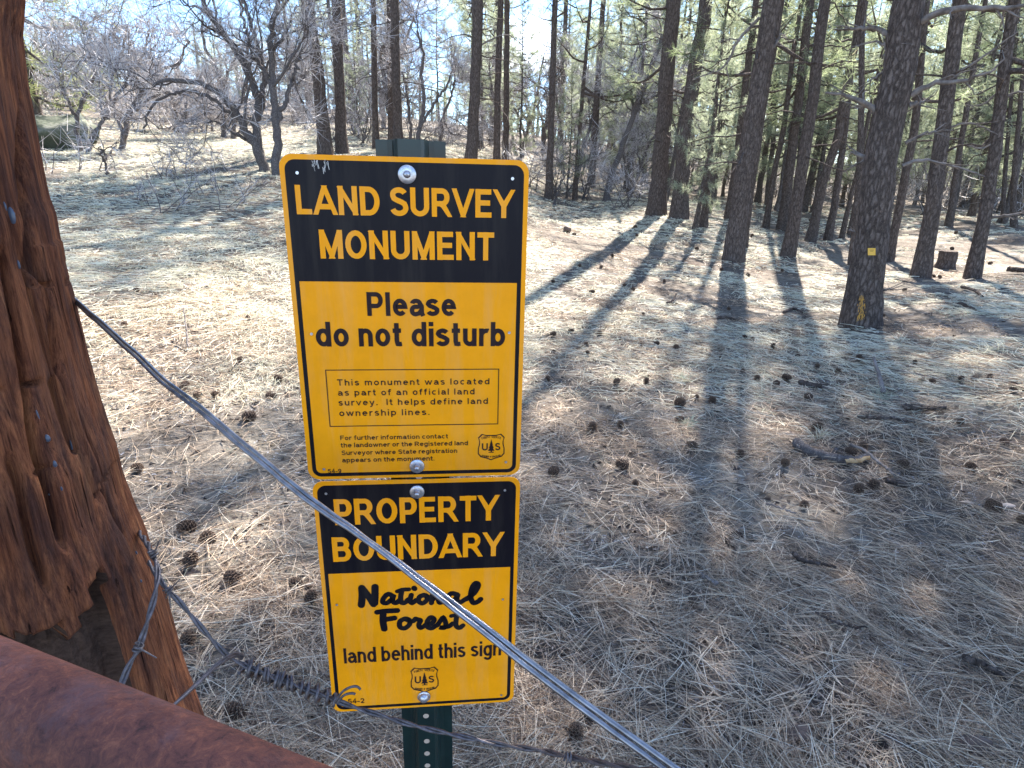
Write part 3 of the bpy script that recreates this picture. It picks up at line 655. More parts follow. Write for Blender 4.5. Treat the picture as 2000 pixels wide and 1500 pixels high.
scatter('oak', [(560, 800, 23, 45, 6), (930, 1300, 20, 45, 12)], "bare grey oak in the brush behind the signs and crest", 'oak tree', 'bare oaks behind the signs', .55, .95)
scatter('bush', [(70, 520, 26, 36, 14)], "leafless grey bush at the foot of the left thicket", 'bush', 'leafless bushes of the left thicket', .8, 1.7)
scatter('bush', [(1180, 2080, 26, 46, 34)], "grey leafless bush between the trunks of the right-hand stand", 'bush', 'leafless bushes under the right-hand stand', 1.0, 2.2)
scatter('bush', [(560, 1260, 18, 34, 24)], "leafless grey bush on the rise behind the signs", 'bush', 'leafless bushes behind the signs', .8, 1.6)
for px, py, r, s, lab in [(350, 420, 10.6, .55, "sparse dry bush in the middle of the shaded band of the left slope"), (330, 345, 13.2, .6, "thin-stemmed dry bush at the shadow's upper edge"), (300, 410, 10.9, .4, "low sparse bush on the left slope, nearest the post"),
                          (470, 420, 10.4, .5, "few-stemmed dry bush just left of the upper sign's edge"), (420, 400, 11.3, .5, "spindly dry bush between two others on the left slope"), (120, 335, 15, .8, "pale leafless bush beside the red post, below the boulder")]:
    p = on_ground(px, py, r); place('sparse', p[0], p[1], s * 1.5, r, int(px), lab, 'bush', 'dry bushes on the left slope')
# the far wood that reads as one mass
fw = MB(); gw = np.random.default_rng(5)
b_, c_ = pine_parts(410, 13, .3, 2.6, 46, 20, 9, .34, .03)
CV = np.concatenate(c_.v); CF = np.concatenate(c_.f); CT = np.concatenate(c_.t)
for q in range(190):
    a = R(gw.uniform(-48, 50)); r = gw.uniform(62, 118)
    if a < R(-12): r += 10
    gap = R(-9.5) < a < R(-4) or R(-1) < a < R(3.5) or R(-38) < a < R(-26)
    x, y = r * math.sin(a), r * math.cos(a); s = gw.uniform(.75, 1.2) * (.35 if gap else .62 if a < R(-3) else 1); yaw = gw.uniform(0, 6.28); cy, sy = math.cos(yaw), math.sin(yaw)
    V = CV * s; V = np.stack([V[:, 0] * cy - V[:, 1] * sy + x, V[:, 0] * sy + V[:, 1] * cy + y, V[:, 2] + H1(x, y)], -1)
    fw.add(V, CF, CT, smooth=False)
    fw.tube(np.array([[x, y, H1(x, y) - .3], [x, y, H1(x, y) + 11 * s]]), [.2, .06], 6, tint=.0, cap=False)
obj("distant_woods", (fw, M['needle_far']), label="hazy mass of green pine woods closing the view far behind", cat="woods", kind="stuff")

# ------------------------------------------------------------------ ground cover
def gpts(n_, r0, r1, a0=-50, a1=50, clump=None):
    a = np.radians(rng.uniform(a0, a1, n_)); r = np.exp(rng.uniform(math.log(r0), math.log(r1), n_))
    return r * np.sin(a), r * np.cos(a), r
lt = MB()
x, y, r = gpts(215000, .85, 13, -50, 50)
k = fbm(x * 1.9, y * 1.9, 4, 21) + .05 * (r < 2.2); keep = rng.random(len(x)) < np.clip((k - .42) * 8, .07, 1) * (1 - .8 * np.clip(hollow(x, y) * 1.4, 0, 1)); x, y, r = x[keep], y[keep], r[keep]
nn = len(x)
# needles fall in loose swathes: heading follows a slow field plus scatter
hd = fbm(x * 1.3 + 7, y * 1.3, 2, 31) * 9 + rng.normal(size=nn) * .75
D = np.stack([np.cos(hd), np.sin(hd), rng.normal(size=nn) * .16 + .04], -1)
z = height(x, y) + np.abs(rng.normal(size=nn)) * .014 + .003 + .03 * np.clip(fbm(x * 1.9, y * 1.9, 4, 21) - .46, 0, .3) * rng.random(nn)
B = np.stack([x, y, z], -1)
Lg = rng.uniform(.06, .19, nn); Wd = np.maximum(.0014, r * .00055) * rng.uniform(.7, 1.3, nn)
cur = rng.normal(size=(nn, 3)) * .14; cur[:, 2] = -np.abs(cur[:, 2]) * .35
lt.ribbons(B, D, Lg, Wd, 0.04, np.clip(rng.normal(.46, .28, nn), 0, 1), 2, .6, cur)
# bundles of three needles lying on top, near the camera
x, y, r = gpts(13000, .9, 6.5); nn = len(x); hd = rng.uniform(0, 6.28, nn)
B0 = np.stack([x, y, height(x, y) + rng.uniform(.006, .035, nn)], -1)
for q in range(3):
    h2 = hd + rng.normal(size=nn) * .09; D = np.stack([np.cos(h2), np.sin(h2), rng.normal(size=nn) * .10], -1)
    lt.ribbons(B0, D, rng.uniform(.12, .2, nn), np.maximum(.0021, r * .00065), .03, np.clip(rng.normal(.68, .2, nn), 0, 1), 3, .6, rng.normal(size=(nn, 3)) * np.array([.15, .15, .03]))
obj("pine_needle_litter", (lt, M['litter']), label="carpet of fallen tan pine needles over the forest floor", cat="needle litter", kind="stuff")
sm_ = MB(); x, y, r = gpts(95000, 4.2, 30); k = fbm(x * .7 + 5, y * .7, 3, 131) + .10 * (x < 0); keep = (k > .40) & (rng.random(len(x)) < np.clip((r - 3.8) / 3, .1, 1)); x, y, r = x[keep], y[keep], r[keep]; nn = len(x)
hd = fbm(x * .9, y * .9, 2, 133) * 8 + rng.normal(size=nn) * .7
sm_.ribbons(np.stack([x, y, height(x, y) + .006 + np.abs(rng.normal(size=nn)) * .012], -1), np.stack([np.cos(hd), np.sin(hd), rng.uniform(-.02, .22, nn)], -1), rng.uniform(.08, .22, nn), np.maximum(.0024, r * .0010), .10, np.clip(rng.normal(.62, .2, nn), 0, 1), 2, .4)
obj("grass_mat", (sm_, M['straw']), label="mat of flattened pale dry grass over the middle distance", cat="dry grass", kind="stuff")
gl = MB()
# broken twigs and bark flakes among the needles
db = MB(); x, y, r = gpts(2600, .9, 9); nn = len(x)
for q in range(nn):
    a = rng.uniform(0, 6.28); ln_ = rng.uniform(.03, .14); tt = np.linspace(0, 1, 4); P = np.stack([x[q] + math.cos(a) * ln_ * tt, y[q] + math.sin(a) * ln_ * tt, np.zeros(4)], -1); P[:, :2] += rng.normal(size=(4, 2)) * ln_ * .06
    P[:, 2] = H1(x[q], y[q]) + .006 + rng.uniform(0, .012) * tt
    db.tube(P, np.linspace(.0035, .0018, 4) * rng.uniform(.6, 1.3), 5, tint=rng.random())
x, y, r = gpts(7000, .9, 9); nn = len(x); db.ribbons(np.stack([x, y, height(x, y) + .008], -1), rng.normal(size=(nn, 3)) * np.array([1, 1, .2]), rng.uniform(.012, .05, nn), rng.uniform(.008, .022, nn), .15, rng.random(nn), 2, .6)
obj("forest_debris", (db, M['debris']), label="brown broken twigs and bark flakes strewn among the needles", cat="debris", kind="stuff")
# crumbs of bark and lichen
x, y, r = gpts(26000, .9, 9); k = fbm(x * 1.6 + 3, y * 1.6, 3, 51); m_ = k > .44; x, y, r = x[m_], y[m_], r[m_]; nn = len(x)
gl.ribbons(np.stack([x, y, height(x, y) + .006], -1), rng.normal(size=(nn, 3)) * np.array([1, 1, .3]), rng.uniform(.004, .016, nn), rng.uniform(.004, .010, nn), 0, rng.random(nn), 1, .8)
obj("bark_crumbs", (gl, M['pale_chip']), label="pale crumbs of bark and lichen between the needles", cat="bark crumbs", kind="stuff")
def tufts(n_, r0, r1, a0, a1, per, L0, L1, thr, seed, hspread=.9):
    mb = MB(); x, y, r = gpts(n_, r0, r1, a0, a1); k = fbm(x * .8, y * .8, 3, seed); m_ = k > thr; x, y, r = x[m_], y[m_], r[m_]; nn = len(x)
    bx, by, br_ = np.repeat(x, per), np.repeat(y, per), np.repeat(r, per); n2 = nn * per
    sp_ = .03 + .012 * br_ ** .8; bx = bx + rng.normal(size=n2) * sp_; by = by + rng.normal(size=n2) * sp_
    D = np.stack([rng.normal(size=n2) * hspread, rng.normal(size=n2) * hspread, rng.uniform(.25, 1.0, n2)], -1)
    mb.ribbons(np.stack([bx, by, height(bx, by) - .005], -1), D, rng.uniform(L0, L1, n2), np.maximum(.0022, br_ * .00085), .55, np.clip(np.repeat(rng.normal(.5, .2, nn), per) + rng.normal(size=n2) * .12, 0, 1), 2, .3)
    return mb
obj("dry_grass", (tufts(5200, 4.0, 34, -50, 2, 22, .07, .20, .36, 61), M['straw']), label="bleached dry grass covering the open slope on the left", cat="dry grass", kind="stuff")
obj("bunch_grass", (tufts(1500, 4.0, 30, 2, 52, 22, .07, .20, .46, 71), M['straw']), label="scattered straw-coloured grass under the pines on the right", cat="dry grass", kind="stuff")
obj("green_grass", (tufts(420, 1.8, 10, -48, 50, 26, .04, .12, .47, 81, 1.1), M['greygrass']), label="small grey-green grass tufts among the needles", cat="grass", kind="stuff")
for px, py, s_, lab in [(1930, 688, 1.1, "straw-coloured grass tuft right of the tagged pine"), (1755, 672, .9, "pale grass tuft beside the tagged pine's shadow"), (1720, 776, .8, "green grass tuft at the foot of the upright broken stick"), (1250, 462, .8, "dry grass tuft on the slope below the paired pines"),
                        (1335, 745, .7, "wispy grass tuft among cones right of the upper sign"), (1345, 830, .7, "wispy grass tuft by the lower cones right of the upper sign"), (1600, 855, .8, "pale grass tuft just above the thick fallen branch")]:
    p = ground_hit(px, py); mb = MB(); n_ = 60; q = p + rng.normal(size=(n_, 3)) * np.array([.035, .035, 0]) * s_; q[:, 2] = height(q[:, 0], q[:, 1])
    D = np.stack([rng.normal(size=n_) * .6, rng.normal(size=n_) * .6, rng.uniform(.4, 1, n_)], -1)
    mb.ribbons(q - p, D, rng.uniform(.10, .24, n_) * s_, .005, .4, np.clip(rng.normal(.55, .2, n_), 0, 1), 3, .25)
    obj("grass_tuft", (mb, M['greygrass'] if 'green' in lab or 'wispy' in lab else M['straw']), None, lab, "grass tuft", "single grass tufts", None, p)

# ------------------------------------------------------------------ cones, sticks, stones
def cone_mesh(seed):
    g = np.random.default_rng(seed); mb = MB(); n_ = 95
    for k in range(n_):
        u = (k + .5) / n_; th = k * 2.39996; ph = u * math.pi * .96 + .04; rr_ = .020 * math.sin(ph) ** .8; zz = .036 * math.cos(ph)
        o = np.array([math.cos(th) * rr_, math.sin(th) * rr_, zz]); d = norm(np.array([math.cos(th), math.sin(th), .25 + .9 * math.cos(ph)]))
        s_ = norm(np.cross(d, [0, 0, 1.001])); up_ = np.cross(s_, d); w_ = .0085 * (.55 + .6 * math.sin(ph)); l_ = .017 * (.6 + .5 * math.sin(ph)) * g.uniform(.85, 1.15)
        V = [o - s_ * w_ * .35, o + s_ * w_ * .35, o + d * l_ * .75 + s_ * w_, o + d * l_ + up_ * .003, o + d * l_ * .75 - s_ * w_]
        V += [q - up_ * .0028 for q in V]
        mb.add(V, np.array([[0, 1, 2], [0, 2, 3], [0, 3, 4], [6, 5, 7], [7, 5, 8], [8, 5, 9]]), [.25] * 2 + [.6, 1, .6] + [.15] * 2 + [.35, .5, .35], smooth=False)
        mb.add(V, np.array([[2, 7, 8, 3], [3, 8, 9, 4], [1, 6, 7, 2], [4, 9, 5, 0]]), .6, smooth=False)
    P = np.stack([np.zeros(9), np.zeros(9), np.linspace(-.034, .034, 9)], -1); mb.tube(P, .021 * np.sin(np.linspace(.25, 2.9, 9)), 8, tint=.1)
    return mb.mesh("pine_cone", M['cone'])
CONES = [cone_mesh(s) for s in range(4)]
def cone_at(px, py, label, wpx=None, hid=0):
    p = ground_hit(px, py); dep = np.dot(p - CAM, FW)
    s = 1.0 if wpx is None else np.clip(wpx / FPX * dep / .088, .55, 1.4)
    o = obj("pine_cone", CONES[int(g0.integers(4))], None, label, "pine cone", "pine cones lying on the forest floor")
    lay = g0.random() < .7
    q = Matrix.Rotation(g0.uniform(0, 6.28), 4, 'Z') @ Matrix.Rotation(R(g0.uniform(65, 110)) if lay else R(g0.uniform(-30, 30)), 4, 'X')
    o.matrix_world = Matrix.Translation(Vector(p + np.array([0, 0, .021 * s + .012 - hid]))) @ q @ Matrix.Scale(s, 4)
for px, py, wp, lab in [
    (1122, 1446, 40, "large open pine cone just above the lower wire strand, nearest the camera"), (1147, 1410, 34, "dark pine cone half hidden behind the diagonal steel wire"),
    (367, 1040, 34, "open pine cone beside the red post, upper one of a touching pair"), (407, 1058, 34, "dark flat pine cone, right one of the pair beside the red post"),
    (374, 1104, 34, "pine cone with pale scale tips beside the barbed wire loop"), (455, 1141, 34, "weathered pine cone right of the barbed wire knot"),
    (579, 1148, 26, "pine cone touching the lower sign's left edge, the upper one"), (608, 1177, 28, "pine cone at the lower sign's left edge, partly hidden"),
    (370, 1254, 34, "flat dark pine cone left of the coiled wire"), (462, 1403, 40, "large dark pine cone just above the rusty pipe"),
    (488, 822, 26, "pine cone left of the upper sign, beneath the diagonal wire's upper half"), (545, 745, 17, "round pine cone close to the upper sign's left edge"),
    (470, 708, 14, "small round pine cone on sunny litter left of the upper sign"), (422, 777, 16, "reddish pine cone just above the diagonal wire, right one of two"), (387, 778, 16, "dark pine cone touching the diagonal wire, left one of two"),
    (530, 777, 20, "reddish flat pine cone near the upper sign's left edge"), (270, 923, 24, "dark pine cone close to the red post below the diagonal wire"), (245, 643, 16, "pine cone above the diagonal wire near the red post"),
    (363, 757, 16, "small cone just above the diagonal wire on its own"), (485, 627, 12, "tiny cone in the shaded band left of the upper sign"), (267, 572, 11, "tiny cone on bright grass, left one of two near the post"), (303, 582, 11, "tiny cone on bright grass, right one of two near the post"),
    (1081, 929, 24, "round upright pine cone just right of the gap between the signs"), (1215, 916, 26, "pine cone with twigs above the bright sun patch"), (1240, 952, 16, "small dark cone at the sun patch's upper right"),
    (1156, 844, 24, "spiky pine cone in shade below the sunlit strip, left one of two"), (1211, 837, 17, "small round cone beside the spiky cone, to its right"), (1326, 826, 18, "upright narrow cone beside a wispy grass tuft"), (1350, 876, 24, "reddish flattened cone below the narrow upright cone"),
    (1327, 794, 24, "large dark cone beside a pale flake, middle of the slope"), (1390, 790, 19, "dark cone right of the large one beside a pale flake"), (1360, 782, 11, "small cone between the two dark cones in mid slope"),
    (1204, 751, 15, "round black cone in shade, left one of two level ones"), (1262, 750, 14, "round black cone in shade, right one of two level ones"), (1070, 745, 12, "brown cone on the bright strip near the upper sign's right edge"),
    (1080, 657, 13, "brown cone on the sunlit strip nearest the upper sign"), (1080, 692, 11, "small upright cone on bright litter near the upper sign"), (1115, 650, 11, "pale-brown cone beside the sunlit strip"), (1171, 655, 10, "small dark cone at the start of the sunlit strip"),
    (1145, 679, 12, "reddish cone in the shade under the sunlit strip"), (1147, 694, 9, "tiny dark cone below the reddish one in shade"), (1156, 575, 12, "dark cone in the upper shade right of the sign"), (1236, 569, 10, "dark cone just left of a twig in the upper shade"),
    (1252, 676, 11, "faint cone left of the dark cone cluster in the trunk shadow"), (1282, 675, 11, "dark cone at the top of the trunk shadow's cluster"), (1320, 687, 16, "large dark cone at the end of the broad trunk shadow"),
    (1454, 662, 10, "black cone right of the broad trunk shadow"), (1470, 666, 9, "brown cone touching the black one right of the trunk shadow"), (1387, 700, 9, "small cone left of its twin below the broad trunk shadow"), (1407, 705, 9, "small cone right of its twin below the broad trunk shadow"),
    (1450, 730, 12, "black cone above a round brown one, mid slope"), (1478, 745, 15, "round brown cone below the black one, mid slope"), (1535, 744, 18, "large dark cone left of the dark bark slab"), (1515, 756, 16, "brown cone tucked below the large dark one"),
    (1577, 782, 17, "dark cone below the dark bark slab"), (1594, 722, 13, "black cone below the pole shadow, left one of two"), (1636, 730, 13, "black cone below the pole shadow, right one of two"), (1509, 681, 12, "dark cone beside the narrow pole shadow"), (1557, 700, 10, "small dark cone right of the narrow pole shadow"),
    (1677, 702, 12, "cone lying inside the tagged pine's shadow"), (1785, 714, 12, "dark cone right of the tagged pine's shadow, uppermost"), (1800, 750, 15, "black cone right of the tagged pine's shadow, left of a pair"), (1819, 751, 13, "black cone right of the tagged pine's shadow, right of a pair"),
    (1875, 746, 13, "dark cone in the bright patch far right, left one of three"), (1902, 746, 11, "dark cone in the bright patch far right, middle one of three"), (1932, 742, 11, "grey cone in the bright patch far right, right one of three"), (1977, 757, 14, "black cone near the right picture edge in sun"), (1978, 768, 11, "small black cone below the one near the right edge"),
    (1595, 841, 22, "upright dark cone above the thick fallen branch"), (1532, 911, 20, "reddish-brown cone left of the thick fallen branch"), (1685, 880, 20, "cone behind the thick fallen branch, the upper one"), (1660, 891, 22, "cone resting against the thick fallen branch's snag"), (1762, 914, 22, "dark cone right of the fallen branch's orange end"),
    (1895, 920, 22, "dark cone in the shadow's edge far right"), (1675, 964, 24, "reddish cone, left one of a pair below the fallen branch"), (1703, 957, 26, "large dark cone, right one of a pair below the fallen branch"), (1937, 999, 34, "large black cone beside pale bark flakes"), (1996, 1025, 24, "dark cone cut by the right picture edge"),
    (1795, 869, 14, "small cone in the shaded grass above the far-right shadow"), (1875, 830, 15, "reddish cone on the dark stick's right end"), (1960, 869, 14, "cone in the sunlit strip at far right"), (1570, 992, 22, "flat brown cone left of the pair below the fallen branch"),
    (1445, 894, 18, "dark low cone on grey litter left of the fallen branch"), (1350, 1184, 26, "half-buried dark cone in the open needle litter"), (1437, 1052, 24, "dark cone sunk into litter in mid foreground")]:
    cone_at(px, py, lab, wp, .012 if ('flat' in lab or 'buried' in lab or 'sunk' in lab) else 0)
for q in range(30):         # crumbs of cones too small to tell apart
    px = g0.uniform(1050, 1950); py = g0.uniform(430, 620); cone_at(px, py, "tiny dark cone far up the slope among the pines", 8)

def stick(name, label, pts, w0, w1, m, lift=.024, cat="fallen stick", bumps=.12, extra=()):
    G = [ground_hit(px, py) + np.array([0, 0, lift + up_]) for px, py, up_ in pts]; base = G[0].copy(); base[2] = H1(base[0], base[1]); dep = np.dot(base - CAM, FW)
    mb = MB(); S = spline(G, 26); S[1:-1] += rng.normal(size=(24, 3)) * .003; mb.tube(S - base, np.linspace(w0, w1, 26) / FPX * dep / 2, 9, jit=bumps)
    for e_pts, a, b in extra:
        E_ = np.array([at_depth(x_, y_, np.dot(G[min(1, len(G) - 1)] - CAM, FW)) for x_, y_ in e_pts]); mb.tube(spline(E_, 8) - base, np.linspace(a, b, 8) / FPX * dep / 2, 7, jit=bumps)
    o = obj(name, (mb, m), None, label, cat, "fallen sticks and branches", None, base); return o, S, base, dep
o, S, base, dep = stick("fallen_branch", "thick curved fallen branch with a snag and an orange broken end", [(1552, 874, .01), (1572, 888, .01), (1606, 900, .01), (1640, 907, .008), (1668, 908, .006), (1692, 902, .004)], 21, 15, M['oak_bark'], cat="fallen branch", extra=[([(1623, 897), (1629, 884), (1635, 875)], 11, 7)])
mb = MB(); mb.tube(S[17:] - base + np.array([0, -.012, .004]), np.linspace(9, 7, 9) / FPX * dep / 2 * 1.25, 9, jit=.3); obj("broken_end", (mb, M['chip']), o)
for lab, pts, a, b, m in [
    ("thin pale stick crossing the fallen branch's orange end", [(1658, 880, .02), (1690, 898, .025), (1720, 918, .01), (1745, 937, .006)], 6, 5, 'deadwood'),
    ("dark short stick below the pale crossing one", [(1730, 947, .005), (1752, 954, .008), (1772, 959, .005)], 12, 9, 'bark'),
    ("long dark forked stick in the sunlit strip above the fallen branch", [(1672, 823, .01), (1715, 826, .012), (1750, 828, .012), (1785, 833, .008)], 7, 4, 'bark'),
    ("dark bowed stick lying in the grey litter, right foreground", [(1548, 1094, .01), (1566, 1108, .012), (1595, 1113, .012), (1630, 1120, .006)], 9, 5, 'bark'),
    ("dark slab of bark below the pole shadow", [(1562, 755, .01), (1585, 760, .012), (1606, 762, .008)], 13, 8, 'bark'),
    ("broken grey stick standing upright behind the green tuft", [(1724, 774, 0), (1712, 758, .07), (1697, 741, .16)], 9, 6, 'deadwood'),
    ("dark twig beside the broad trunk shadow", [(1302, 597, .01), (1315, 592, .02), (1320, 584, .05)], 4, 3, 'bark'),
    ("dark stick at the foot of the broad trunk shadow", [(1400, 626, .01), (1420, 626, .012), (1442, 630, .006)], 7, 4, 'bark'),
    ("dead dark twig on the ground in the pole shadow", [(1530, 616, .01), (1548, 611, .03), (1566, 616, .01)], 6, 4, 'bark'),
    ("dark branch piece at the end of the tagged pine's shadow", [(1765, 806, .01), (1800, 808, .02), (1845, 806, .008)], 15, 9, 'bark'),  # the chunk's shadow is included in this solid dark shape
    ("long thin twig running right from the tagged pine's shadow", [(1750, 729, .006), (1790, 737, .008), (1845, 752, .006)], 3, 2, 'deadwood'),
    ("dark fallen stick right of the dark leaning trunk", [(1877, 565, .01), (1900, 572, .015), (1918, 584, .006)], 6, 4, 'bark'),
    ("short dark stick halfway down the slope far right", [(1873, 599, .01), (1888, 606, .02), (1902, 612, .01)], 9, 6, 'bark'),
    ("pale straight twig left of the lower right cones", [(1495, 994, .008), (1525, 1003, .01), (1552, 1012, .006)], 4, 3, 'deadwood'),
    ("grey twig in the open litter of the foreground", [(1365, 1133, .01), (1382, 1144, .012), (1400, 1152, .008)], 7, 5, 'deadwood'),
    ("dark stick pressed into the litter, lower right", [(1880, 1300, .01), (1925, 1318, .012), (1960, 1338, .006)], 16, 9, 'bark'),
    ("thin twig along the needles at lower right", [(1590, 1210, .01), (1640, 1235, .012), (1690, 1238, .006)], 5, 3, 'bark'),
    ("thin upright dead stem left of the upper sign", [(369, 684, 0), (368, 668, .06), (365, 646, .16)], 4, 2, 'deadwood')]:
    stick("fallen_stick", lab, pts, a, b, M[m])
o, S, base, dep = stick("fallen_log", "dark fallen log at the clearing's edge, far right", [(1965, 534, .05), (1985, 536, .05), (2020, 538, .05)], 10, 9, M['bark'], cat="log")
# stump on the right, dark block on the slope, boulder, stones
def blob(name, label, p, sx, sy, sz, m, cat, group=None, seed=0, sub=3, rough_=.45):
    g = np.random.default_rng(seed); u = np.linspace(0, math.pi, 17); v = np.linspace(0, 2 * math.pi, 25)[:-1]; U_, V_ = np.meshgrid(u, v, indexing='ij')
    X = np.sin(U_) * np.cos(V_); Y = np.sin(U_) * np.sin(V_); Z = np.cos(U_)
    for _ in range(9):      # chop flat facets
        d = norm(g.normal(size=3)); c = g.uniform(.55, .85); e = np.maximum(0, X * d[0] + Y * d[1] + Z * d[2] - c); X = X - d[0] * e; Y = Y - d[1] * e; Z = Z - d[2] * e
    k = 1 + rough_ * (fbm(X * 3 + 9, Y * 3 + Z * 2 + 9, 4, seed) - .45)
    mb = MB(); i = np.arange(16)[:, None]; j = np.arange(24)[None]
    F_ = np.stack([i * 24 + j, (i + 1) * 24 + j, (i + 1) * 24 + (j + 1) % 24, i * 24 + (j + 1) % 24], -1).reshape(-1, 4)
    mb.add(np.stack([X * k * sx, Y * k * sy, Z * k * sz], -1), F_, smooth=True); return obj(name, (mb, m), None, label, cat, group, None, p)
p = on_ground(110, 292, 20); blob("boulder", "mossy grey-green boulder under the bare oaks on the left slope", p + np.array([0, .2, .30]), 1.0, .8, .62, M['boulder'], "boulder", seed=2)
p = on_ground(160, 286, 20.5); blob("boulder", "smaller pale boulder right of the mossy one", p + np.array([0, .1, .2]), .5, .5, .42, M['boulder'], "boulder", seed=5)
p = ground_hit(1108, 452); blob("rock", "small dark red-brown block on the slope right of the upper sign", p + np.array([0, 0, .045]), .085, .08, .07, M['rock'], "rock", seed=3)
for px, py, s_, lab, k in [(1556, 1436, .045, "round brown stone among needles at the bottom, right of the diagonal wire", 1), (1745, 1448, .03, "flat brown stone right of the round one at the bottom", 2), (1899, 1464, .06, "broad half-buried brown stone in the bottom right corner", 3), (1212, 1325, .02, "small pinkish stone in the hollow right of the lower sign", 4), (1200, 1308, .028, "dull stone above the small pinkish one", 5)]:
    p = ground_hit(px, py); blob("stone", lab, p + np.array([0, 0, s_ * .25]), s_, s_ * .8, s_ * .6, M['rock'], "stone", "brown stones in the foreground litter", k + 20)
p = on_ground(1848, 512, 13.5); mb = MB(); zz = np.linspace(-.1, .30, 8); mb.tube(np.stack([np.zeros(8), np.zeros(8), zz], -1), .14 * (1 + .3 * np.exp(-np.clip(zz, 0, None) / .1)), 14, jit=.15)
st = obj("stump", (mb, M['bark']), None, "low dark tree stump between the two right-leaning trunks", "stump", None, None, p)
for px, py, L_, lab in [(1030, 1377, .03, "pinkish bark piece right of the lower sign's bottom corner"), (1890, 984, .045, "pale bark flake left of the large black cone"), (1965, 990, .05, "long pale bark flake right of the large black cone"), (1335, 870, .02, "pale flake beside the reddish flattened cone"), (1270, 845, .02, "small bluish flake in the shade below the level cones"), (1330, 788, .03, "white flake beside the large dark cone"), (1560, 1245, .03, "tan bark chip in the foreground right"), (1740, 1260, .02, "white chip in the foreground right")]:
    p = ground_hit(px, py); blob("bark_chip", lab, p + np.array([0, 0, .008]), L_, L_ * .4, .009, M['pale_chip'], "bark chip", "bark chips on the litter", int(px))

# ------------------------------------------------------------------ tag and paint on the tagged pine
root, S2, r2, on_plane = PA
def on_trunk(px, py, push=.004):
    d = ray(px, py); c = S2[int(np.argmin(np.abs(S2[:, 2] - on_plane(px, py)[2])))]; rad = r2[int(np.argmin(np.abs(S2[:, 2] - c[2])))] * 1.035 + push
    oc = (CAM - c)[:2]; dd = d[:2]; a = dd @ dd; b_ = oc @ dd; cc = oc @ oc - rad * rad; t = (-b_ - math.sqrt(max(b_ * b_ - a * cc, 0))) / a; return CAM + d * t
tagv = [on_trunk(x_, y_, .012) for x_, y_ in ((1695, 484.5), (1710, 484.5), (1710, 498.5), (1695, 498.5))]; tc_ = np.mean(tagv, axis=0)
tn = norm(np.cross(tagv[1] - tagv[0], tagv[3] - tagv[0])); tn = tn if np.dot(tn, CAM - tc_) > 0 else -tn
mb = MB(); V = np.array(tagv) - tc_; mb.add(np.vstack([V, V + tn * .002]), np.array([[3, 2, 1, 0], [4, 5, 6, 7], [0, 1, 5, 4], [1, 2, 6, 5], [2, 3, 7, 6], [3, 0, 4, 7]]), smooth=False)
tag = obj("tag", (mb, M['orange']), None, "small square yellow marker tag nailed to the thick pine trunk", "tag", None, None, tc_)
mb = MB(); ex = norm(V[1] - V[0]); ey = norm(V[0] - V[3]); w_ = np.linalg.norm(V[1] - V[0])
for yy, x0, x1 in ((.22, -.28, .28), (.05, -.2, .2)):
    q = [ex * w_ * a + ey * w_ * b + tn * .0024 for a, b in ((x0, yy), (x1, yy), (x1, yy + .05), (x0, yy + .05))]; mb.add(q, [[0, 1, 2, 3]], smooth=False)
obj("lettering", (mb, M['brownblack']), tag)
mb = MB(); n_ = 110      # worn paint blaze: patches following the bark
for q in range(n_):
    px = 1683 + g0.uniform(-9, 9) * g0.uniform(.3, 1); py = g0.uniform(578, 628); px -= (py - 600) * .08; c = on_trunk(px, py, .006); wd = g0.uniform(.002, .0055); hg = g0.uniform(.005, .022)
    tx = norm(np.cross([0, 0, 1.], c - S2[0])); k = 8; V = [c + tx * wd * math.cos(t_) * g0.uniform(.7, 1.1) + np.array([0, 0, 1.]) * hg * math.sin(t_) * g0.uniform(.7, 1.1) + norm((CAM - c) * np.array([1, 1, 0])) * .004 for t_ in np.arange(k) * 6.283 / k]
    mb.add(np.array(V) - np.array(root.location), np.array([list(range(k))]), smooth=False)
obj("paint_blaze", (mb, M['paint']), root)

# ------------------------------------------------------------------ the two signs and their post (solved from the photograph)
YAW = R(5.93); SU = np.array([math.cos(YAW), math.sin(YAW), 0]); SV = np.array([0, 0, 1.0]); SN = np.cross(SU, SV)   # SN faces the camera
O1 = CAM + np.array([-.2644, .7068, .0215]); W1, H1_ = .2794, .402
O2 = O1 + SU * .0033 - SV * .4057; W2, H2_ = .2772, .3944
SMAT = Matrix(((SU[0], SV[0], SN[0], 0), (SU[1], SV[1], SN[1], 0), (SU[2], SV[2], SN[2], 0), (0, 0, 0, 1)))
def uv(px, py, O=O1):       # picture point -> (u right, v up) in metres on the sign plane from its upper left corner
    d = ray(px, py); t = np.dot(O1 - CAM, SN) / np.dot(d, SN); q = CAM + d * t - O; return float(q @ SU), float(q @ SV)
